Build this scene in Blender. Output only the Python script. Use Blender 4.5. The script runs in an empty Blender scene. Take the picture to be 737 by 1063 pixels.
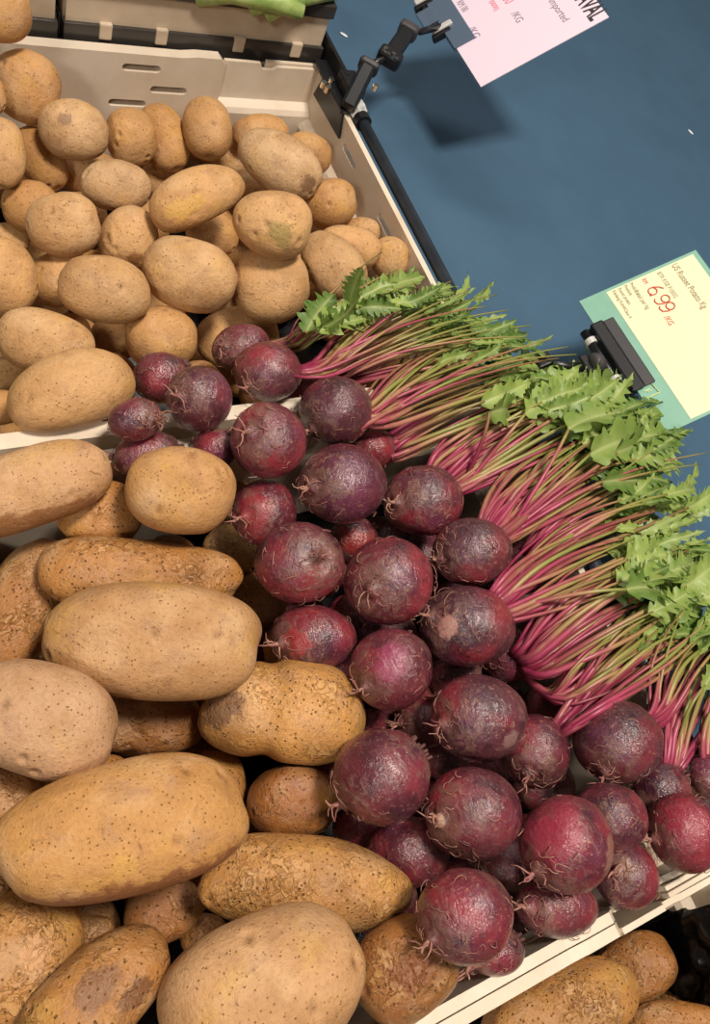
import bpy, bmesh, math, random
import numpy as np
from mathutils import Matrix, Vector

random.seed(11)
RNG = np.random.default_rng(11)
scene = bpy.context.scene
COL = scene.collection

# ---------------------------------------------------------------- camera
W_PX, H_PX, F_PX = 737.0, 1063.0, 850.0
CAM = np.array([0.0, 0.0, 0.65])
M = np.array([[0.36215304, 0.86434757, -0.34892469],
              [0.86721382, -0.17519748, 0.46609659],
              [0.34173873, -0.47139062, -0.81302247]])   # camera (right, down, forward) -> world
U_, S_, V_ = np.linalg.svd(M); M = U_ @ V_
cd = bpy.data.cameras.new('camera')
cam = bpy.data.objects.new('camera', cd); COL.objects.link(cam)
cd.sensor_fit = 'VERTICAL'; cd.sensor_height = 36.0; cd.sensor_width = 36.0
cd.lens = F_PX / H_PX * 36.0
cd.clip_start = 0.01
R3 = Matrix([[M[i][0], -M[i][1], -M[i][2]] for i in range(3)])
cam.matrix_world = Matrix.Translation(Vector(CAM)) @ R3.to_4x4()
scene.camera = cam

def ray(px, py):
    return M @ np.array([(px - W_PX / 2) / F_PX, (py - H_PX / 2) / F_PX, 1.0])
def at(px, py, z):
    r = ray(px, py); return CAM + r * ((z - CAM[2]) / r[2])
def at_x(px, py, x):
    r = ray(px, py); return CAM + r * ((x - CAM[0]) / r[0])
def at_y(px, py, y):
    r = ray(px, py); return CAM + r * ((y - CAM[1]) / r[1])

# ---------------------------------------------------------------- light
wd = bpy.data.worlds.new('market_hall'); scene.world = wd; wd.use_nodes = True
bg = wd.node_tree.nodes['Background']
bg.inputs['Color'].default_value = (1.0, 0.92, 0.84, 1); bg.inputs['Strength'].default_value = 0.115
def area(name, loc, target, sx, sy, power, col):
    d = bpy.data.lights.new(name, 'AREA'); d.shape = 'RECTANGLE'; d.size = sx; d.size_y = sy
    d.energy = power; d.color = col
    o = bpy.data.objects.new(name, d); COL.objects.link(o)
    o.location = loc
    o.rotation_euler = (Vector(target) - Vector(loc)).to_track_quat('-Z', 'Y').to_euler()
    return o
area('hall_lamp', (-0.05, 0.35, 2.15), (-0.15, 0.3, 0.1), 0.40, 0.28, 47.0, (1.0, 0.90, 0.79))
area('hall_lamp', (0.75, -1.05, 1.50), (-0.2, 0.35, 0.1), 0.30, 0.25, 12.5, (1.0, 0.93, 0.84))
area('hall_lamp', (-1.5, 0.9, 1.9), (-0.3, 0.4, 0.1), 0.9, 0.35, 10.0, (1.0, 0.95, 0.88))
vs = scene.view_settings
scene.display_settings.display_device = 'sRGB'
vs.view_transform = 'Standard'; vs.look = 'None'; vs.exposure = 0.04; vs.gamma = 1.0; vs.use_curve_mapping = False

# ---------------------------------------------------------------- materials
def lin(r, g, b):
    f = lambda c: c / 12.92 if c <= 0.04045 else ((c + 0.055) / 1.055) ** 2.4
    return (f(r / 255), f(g / 255), f(b / 255), 1.0)

class NT:
    def __init__(s, name):
        s.m = bpy.data.materials.new(name); s.m.use_nodes = True
        s.t = s.m.node_tree; s.b = s.t.nodes['Principled BSDF']
    def n(s, kind, **kw):
        nd = s.t.nodes.new(kind)
        for k, v in kw.items(): setattr(nd, k, v)
        return nd
    def l(s, a, b): s.t.links.new(a, b)
    def val(s, nd, **kw):
        for k, v in kw.items(): nd.inputs[k.replace('_', ' ')].default_value = v
    def noise(s, vec, scale, detail=3.0, rough=0.55, dist=0.0):
        nd = s.n('ShaderNodeTexNoise'); s.l(vec, nd.inputs['Vector'])
        nd.inputs['Scale'].default_value = scale; nd.inputs['Detail'].default_value = detail
        nd.inputs['Roughness'].default_value = rough; nd.inputs['Distortion'].default_value = dist
        return nd.outputs['Fac']
    def ramp(s, fac, a, b, c0=0.0, c1=1.0):
        nd = s.n('ShaderNodeMapRange'); nd.clamp = True
        s.l(fac, nd.inputs['Value'])
        nd.inputs['From Min'].default_value = a; nd.inputs['From Max'].default_value = b
        nd.inputs['To Min'].default_value = c0; nd.inputs['To Max'].default_value = c1
        return nd.outputs['Result']
    def mix(s, fac, a, b, mode='MIX'):
        nd = s.n('ShaderNodeMix'); nd.data_type = 'RGBA'; nd.blend_type = mode
        for key, v in ((0, fac), (6, a), (7, b)):
            if hasattr(v, 'links') or hasattr(v, 'is_linked'): s.l(v, nd.inputs[key])
            else: nd.inputs[key].default_value = v
        return nd.outputs[2]
    def math(s, op, a, b=0.0):
        nd = s.n('ShaderNodeMath'); nd.operation = op
        for k, v in ((0, a), (1, b)):
            if hasattr(v, 'is_linked'): s.l(v, nd.inputs[k])
            else: nd.inputs[k].default_value = v
        return nd.outputs[0]
    def stain(s, c, v):
        a = s.n('ShaderNodeAttribute'); a.attribute_name = 'stain'
        nn = s.noise(v, 70, 4, .65)
        f = s.math('ADD', a.outputs['Alpha'], s.math('MULTIPLY', s.math('SUBTRACT', nn, .5), 1.7))
        m_ = s.n('ShaderNodeMath'); m_.operation = 'MULTIPLY'
        s.l(s.ramp(f, .38, .62, 0, .75), m_.inputs[0]); s.l(s.ramp(a.outputs['Alpha'], .02, .1), m_.inputs[1])
        return s.mix(m_.outputs[0], c, a.outputs['Color'])
    def bump(s, h, strength, dist):
        nd = s.n('ShaderNodeBump'); s.l(h, nd.inputs['Height'])
        nd.inputs['Strength'].default_value = strength; nd.inputs['Distance'].default_value = dist
        s.l(nd.outputs['Normal'], s.b.inputs['Normal'])
    def coords(s):
        tc = s.n('ShaderNodeTexCoord'); oi = s.n('ShaderNodeObjectInfo')
        mul = s.math('MULTIPLY', oi.outputs['Random'], 7.0)
        cb = s.n('ShaderNodeCombineXYZ')
        for i in range(3): s.l(mul, cb.inputs[i])
        va = s.n('ShaderNodeVectorMath'); va.operation = 'ADD'
        s.l(tc.outputs['Object'], va.inputs[0]); s.l(cb.outputs[0], va.inputs[1])
        return va.outputs[0], oi
    def voro(s, vec, scale):
        nd = s.n('ShaderNodeTexVoronoi'); nd.inputs['Scale'].default_value = scale
        s.l(vec, nd.inputs['Vector']); return nd.outputs['Distance']

def potato_skin(name, dots, net, rough, flake=0.0, spec=.3):
    t = NT(name); v, oi = t.coords()
    base = oi.outputs['Color']
    big = t.noise(v, 38, 3, .6)
    c = t.mix(t.ramp(big, .45, .68, 0, .5), base, lin(154, 108, 62))
    pale = t.noise(v, 26, 2, .5, .4)
    c = t.mix(t.ramp(pale, .52, .74, 0, .5), c, lin(214, 178, 136))
    grey = t.noise(v, 48, 4, .65, .6)
    c = t.mix(t.ramp(grey, .54, .72, 0, .42), c, lin(150, 116, 94))
    gold = t.noise(v, 30, 3, .6)
    c = t.mix(t.ramp(gold, .55, .70, 0, .35), c, lin(206, 160, 74))
    fine = t.noise(v, 420, 4, .7)
    c = t.mix(t.ramp(fine, .48, .72, 0, net), c, lin(112, 74, 42))
    h = t.math('MULTIPLY', fine, .5)
    if flake:
        # netted, flaking outer skin: pale raised scales with dark brown edges
        fl = t.noise(v, 130, 4, .62, 1.4)
        zone = t.ramp(t.noise(v, 34, 3, .6), .44, .62)
        edge = t.math('MULTIPLY', t.ramp(t.math('ABSOLUTE', t.math('SUBTRACT', fl, .5)), .0, .035, 1, 0), zone)
        c = t.mix(t.math('MULTIPLY', edge, flake), c, lin(92, 56, 26))
        c = t.mix(t.math('MULTIPLY', t.math('MULTIPLY', t.ramp(fl, .52, .60), zone), .22), c, lin(224, 190, 132))
        h = t.math('ADD', h, t.math('MULTIPLY', t.math('MULTIPLY', t.ramp(fl, .46, .56), zone), .5))
    # lenticels
    d = t.voro(v, dots)
    keep = t.noise(v, 90, 2)
    dm = t.math('MULTIPLY', t.ramp(d, .13 if flake else .09, .26 if flake else .19, 1, 0), t.ramp(keep, .36, .50, 0, 1))
    c = t.mix(t.math('MULTIPLY', dm, .85 if flake else .5), c, lin(78, 48, 24))
    # dark scuffs and bruises
    sc = t.noise(v, 75, 5, .75, 1.2)
    c = t.mix(t.ramp(sc, .62, .70, 0, .62), c, lin(88, 54, 34))
    br_ = t.noise(v, 20, 4, .6, .8)
    c = t.mix(t.ramp(br_, .64, .76, 0, .5), c, lin(112, 62, 40))
    at_ = t.n('ShaderNodeAttribute'); at_.attribute_name = 'eye'
    c = t.mix(t.math('MULTIPLY', at_.outputs['Fac'], .65), c, lin(92, 58, 34))
    c = t.stain(c, v)
    t.l(c, t.b.inputs['Base Color'])
    t.b.inputs['Roughness'].default_value = rough
    t.b.inputs['Specular IOR Level'].default_value = spec
    h = t.math('ADD', h, t.math('ADD', t.math('MULTIPLY', sc, .8), t.math('MULTIPLY', dm, -.45)))
    t.bump(h, .85, .0018)
    return t.m

def beet_skin():
    t = NT('beet_skin'); v, oi = t.coords()
    a = t.n('ShaderNodeAttribute'); a.attribute_name = 'axis'      # -1 root end .. +1 crown
    big = t.noise(v, 32, 3, .6, .3)
    c = t.mix(t.ramp(big, .4, .66), oi.outputs['Color'], lin(62, 28, 40))
    mag = t.noise(v, 24, 2, .5)
    c = t.mix(t.ramp(mag, .50, .66, 0, .75), c, lin(146, 48, 58))
    vio = t.noise(v, 29, 2, .5)
    c = t.mix(t.ramp(vio, .54, .68, 0, .6), c, lin(104, 54, 76))
    # corky brownish rings towards the crown and round the root, broken up by noise
    mp = t.n('ShaderNodeMapping'); t.l(v, mp.inputs[0]); mp.inputs['Scale'].default_value = (1, 1, 1.8)
    cork = t.noise(mp.outputs[0], 85, 5, .72, .8)
    lim = t.ramp(t.math('ABSOLUTE', a.outputs['Fac']), .35, 1.0, 0, .17)
    cm = t.ramp(t.math('ADD', cork, lim), .57, .68, 0, .70)
    c = t.mix(cm, c, lin(116, 82, 72))
    sp = t.noise(v, 340, 3, .7)
    c = t.mix(t.ramp(sp, .58, .68, 0, .6), c, lin(164, 112, 94))
    dk = t.noise(v, 130, 3, .6)
    c = t.mix(t.ramp(dk, .56, .72, 0, .6), c, lin(44, 18, 28))
    c = t.stain(c, v)
    t.l(c, t.b.inputs['Base Color'])
    t.l(t.ramp(t.math('ADD', cork, lim), .5, .72, .27, .55), t.b.inputs['Roughness'])
    t.b.inputs['Specular IOR Level'].default_value = .5
    t.b.inputs['Coat Weight'].default_value = .5; t.b.inputs['Coat Roughness'].default_value = .25
    h = t.math('ADD', t.math('MULTIPLY', cork, 1.0), t.math('ADD', t.math('MULTIPLY', sp, .5), t.math('MULTIPLY', dk, .5)))
    t.bump(h, .62, .0020)
    t.l(t.b.inputs['Normal'].links[0].from_socket, t.b.inputs['Coat Normal'])
    return t.m

def stem_skin():
    t = NT('stem_skin'); v, oi = t.coords()
    a = t.n('ShaderNodeAttribute'); a.attribute_name = 'along'
    sh = t.ramp(oi.outputs['Random'], 0, 1, -.26, .46)
    sx = t.n('ShaderNodeSeparateColor'); t.l(oi.outputs['Color'], sx.inputs[0])
    f = t.math('ADD', t.math('ADD', a.outputs['Fac'], sh), sx.outputs[0])
    st = t.noise(v, 60, 2)
    f = t.math('ADD', f, t.ramp(st, .3, .7, -.12, .12))
    cr = t.n('ShaderNodeValToRGB'); t.l(f, cr.inputs[0])
    e = cr.color_ramp.elements
    e[0].position = 0.0; e[0].color = lin(138, 38, 70)
    e[1].position = 1.0; e[1].color = lin(132, 134, 68)
    for p, col in ((.25, (164, 66, 92)), (.48, (150, 72, 80)), (.68, (160, 114, 86)), (.88, (150, 136, 78))):
        x = e.new(p); x.color = lin(*col)
    m2 = t.n('ShaderNodeMath'); m2.operation = 'FRACT'
    t.l(t.math('MULTIPLY', oi.outputs['Random'], 13.7), m2.inputs[0])
    c = t.mix(t.ramp(m2.outputs[0], .55, 1, 0, .55), cr.outputs[0], lin(112, 30, 48))
    t.l(c, t.b.inputs['Base Color']); t.b.inputs['Roughness'].default_value = .38
    return t.m

def leaf_skin():
    t = NT('leaf_skin'); v, oi = t.coords()
    a = t.n('ShaderNodeAttribute'); a.attribute_name = 'rib'
    c = t.mix(oi.outputs['Random'], lin(84, 114, 40), lin(162, 182, 92))
    nn = t.noise(v, 120, 3)
    c = t.mix(t.ramp(nn, .4, .7, 0, .5), c, lin(112, 150, 80))
    c = t.mix(t.math('MULTIPLY', a.outputs['Fac'], .8), c, lin(186, 196, 130))
    t.l(c, t.b.inputs['Base Color']); t.b.inputs['Roughness'].default_value = .45
    tr = t.n('ShaderNodeBsdfTranslucent'); t.l(c, tr.inputs['Color'])
    mx = t.n('ShaderNodeMixShader'); mx.inputs[0].default_value = .25
    t.l(t.b.outputs[0], mx.inputs[1]); t.l(tr.outputs[0], mx.inputs[2])
    out = t.t.nodes['Material Output']; t.l(mx.outputs[0], out.inputs['Surface'])
    t.bump(nn, .4, .001)
    return t.m

def plain(name, col, rough, spec=.5, metal=0.0, var=None, scale=20, alpha=None, bump=None):
    t = NT(name); v, oi = t.coords()
    if var:
        nn = t.noise(v, scale, 5, .65)
        t.l(t.mix(t.ramp(nn, .38, .68), lin(*col), lin(*var)), t.b.inputs['Base Color'])
        if bump: t.bump(t.noise(v, scale * 12, 3), bump[0], bump[1])
    else:
        t.b.inputs['Base Color'].default_value = lin(*col)
    t.b.inputs['Roughness'].default_value = rough
    t.b.inputs['Specular IOR Level'].default_value = spec
    t.b.inputs['Metallic'].default_value = metal
    if alpha is not None: t.b.inputs['Alpha'].default_value = alpha
    return t.m

MAT = dict(
    yellow=potato_skin('golden_potato_skin', 290, .25, .50),
    russet=potato_skin('smooth_baking_potato_skin', 310, .30, .52),
    rough=potato_skin('flaky_baking_potato_skin', 300, .42, .34, .50, .5),
    beet=beet_skin(), stem=stem_skin(), leaf=leaf_skin(),
    rootlet=plain('rootlet_fibre', (166, 122, 104), .5, var=(128, 70, 72), scale=60),
    crate=plain('cream_plastic', (222, 208, 188), .42, .4, var=(208, 190, 166), scale=14, bump=(.15, .0006)),
    blue=plain('blue_laminate', (68, 98, 122), .5, .3, var=(64, 92, 115), scale=9, bump=(.2, .0004)),
    deck=plain('dark_counter', (44, 50, 58), .6, .3),
    black=plain('black_plastic', (22, 22, 25), .32, .5),
    lip=plain('jaw_plastic', (44, 42, 44), .42, .5),
    knob=plain('worn_black_plastic', (66, 62, 64), .5, .4, var=(50, 48, 50), scale=60),
    rod=plain('dark_rail_coat', (38, 44, 52), .38, .5, var=(54, 60, 68), scale=40),
    silver=plain('silver_band', (212, 210, 206), .28, .6, .25),
    chrome=plain('chrome', (214, 208, 200), .18, .5, 1.0),
    smoke=plain('smoky_plastic', (206, 188, 164), .3, .5, var=(182, 164, 142), scale=12),
    smokedark=plain('dark_smoky_plastic', (62, 58, 54), .28, .5, var=(48, 44, 42), scale=18),
    clearclip=plain('grey_clear_plastic', (92, 108, 128), .2, .5, alpha=.82),
    pink=plain('pink_card', (226, 208, 222), .55, .25),
    teal=plain('teal_card', (126, 172, 152), .5, .3, var=(118, 164, 144), scale=30),
    paper=plain('pale_yellow_paper', (220, 217, 182), .6, .25),
    ink=plain('black_ink', (40, 36, 40), .6), greyink=plain('grey_ink', (150, 132, 148), .6),
    redink=plain('red_ink', (204, 84, 60), .6), pinkink=plain('faded_red_ink', (226, 130, 148), .6),
    brownink=plain('brown_ink', (160, 148, 112), .6), paleink=plain('pale_yellow_ink', (206, 214, 140), .6),
    film=plain('black_film', (8, 8, 10), .24, .4), fleck=plain('white_fleck', (226, 228, 228), .6),
    green=plain('pale_green_vegetable', (176, 190, 120), .45, var=(120, 150, 70), scale=40),
    crown=plain('crown_stubble', (104, 66, 60), .7, var=(70, 36, 44), scale=160),
)
# ---------------------------------------------------------------- mesh helpers
def link(name, me, mat, parent=None, mw=None, smooth=True):
    o = bpy.data.objects.new(name, me); COL.objects.link(o)
    if mat is not None: me.materials.append(MAT[mat])
    if smooth: me.polygons.foreach_set('use_smooth', [True] * len(me.polygons))
    if parent is not None: o.parent = parent
    if mw is not None: o.matrix_local = mw
    return o
def tag(o, label, cat, group=None, kind=None):
    o['label'] = label; o['category'] = cat
    if group: o['group'] = group
    if kind: o['kind'] = kind
    return o
def empty(name, loc=(0, 0, 0)):
    o = bpy.data.objects.new(name, None); COL.objects.link(o); o.location = loc; o.empty_display_size = .02
    return o
class MB:
    def __init__(s): s.v = []; s.f = []
    def box(s, lo, hi, R=None, c=None, bev=0.0):
        bm = bmesh.new()
        bmesh.ops.create_cube(bm, size=1.0)
        lo = np.array(lo, float); hi = np.array(hi, float)
        for v in bm.verts:
            v.co = Vector((lo + hi) / 2 + np.array(v.co) * (hi - lo))
        if bev > 0: bmesh.ops.bevel(bm, geom=bm.edges[:], offset=bev, segments=2, profile=.5, affect='EDGES')
        s.add(bm, R, c); return s
    def add(s, bm, R=None, c=None):
        k = len(s.v)
        bm.verts.index_update()
        for v in bm.verts:
            p = np.array(v.co)
            if R is not None: p = R @ p
            if c is not None: p = p + np.array(c)
            s.v.append(tuple(p))
        for f in bm.faces: s.f.append(tuple(k + v.index for v in f.verts))
        bm.free()
    def tube(s, pts, rad, n=8, caps=True):
        pts = np.array(pts, float); N = len(pts)
        rad = np.full(N, rad) if np.isscalar(rad) else np.array(rad)
        T = np.gradient(pts, axis=0); T /= np.linalg.norm(T, axis=1)[:, None] + 1e-12
        ref = np.array([0, 0, 1.0]) if abs(T[0][2]) < .9 else np.array([1.0, 0, 0])
        k = len(s.v)
        for i in range(N):
            a = np.cross(T[i], ref); a /= np.linalg.norm(a) + 1e-12
            b = np.cross(T[i], a); ref = np.cross(a, T[i]); 
            for j in range(n):
                t = 2 * math.pi * j / n
                s.v.append(tuple(pts[i] + rad[i] * (a * math.cos(t) + b * math.sin(t))))
        for i in range(N - 1):
            for j in range(n):
                s.f.append((k + i * n + j, k + i * n + (j + 1) % n, k + (i + 1) * n + (j + 1) % n, k + (i + 1) * n + j))
        if caps:
            s.f.append(tuple(k + j for j in range(n))[::-1]); s.f.append(tuple(k + (N - 1) * n + j for j in range(n)))
        return s
    def plate(s, outer, holes, thick, O, A, B):
        """flat plate: 2D outline in axes A, B from origin O, with holes, extruded along A x B."""
        O, A, B = [np.array(x, float) for x in (O, A, B)]; Nn = np.cross(A, B)
        bm = bmesh.new(); es = []; loops = []
        for lp in [outer] + list(holes):
            vs_ = [bm.verts.new((p[0], p[1], 0)) for p in lp]; loops.append(len(vs_))
            es += [bm.edges.new((vs_[i], vs_[(i + 1) % len(vs_)])) for i in range(len(vs_))]
        bm.verts.index_update()
        bmesh.ops.triangle_fill(bm, edges=es, use_beauty=True)
        k = len(s.v); n = len(bm.verts); co = [np.array(v.co) for v in bm.verts]
        for h in (0, thick):
            for p in co: s.v.append(tuple(O + A * p[0] + B * p[1] + Nn * h))
        for f in bm.faces:
            ix = [v.index for v in f.verts]
            if f.normal.z < 0: ix = ix[::-1]
            s.f.append(tuple(k + i for i in ix[::-1])); s.f.append(tuple(k + n + i for i in ix))
        q = 0
        for L in loops:
            for i in range(L):
                a, b = q + i, q + (i + 1) % L
                s.f.append((k + a, k + b, k + n + b, k + n + a))
            q += L
        bm.free(); return s
    def mesh(s, name):
        me = bpy.data.meshes.new(name); me.from_pydata(s.v, [], s.f); me.update()
        bm = bmesh.new(); bm.from_mesh(me); bmesh.ops.recalc_face_normals(bm, faces=bm.faces[:]); bm.to_mesh(me); bm.free()
        return me
    def build(s, name, mat, parent=None, smooth=False, mw=None):
        return link(name, s.mesh(name), mat, parent, mw, smooth)

def slot(cx, cy, w, h, n=5):
    r = h / 2; pts = []
    for sgn in (1, -1):
        for i in range(n + 1):
            t = -math.pi / 2 + math.pi * i / n
            pts.append((cx + sgn * (w / 2 - r + r * math.cos(t)), cy + sgn * r * math.sin(t)))
    return pts

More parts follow.
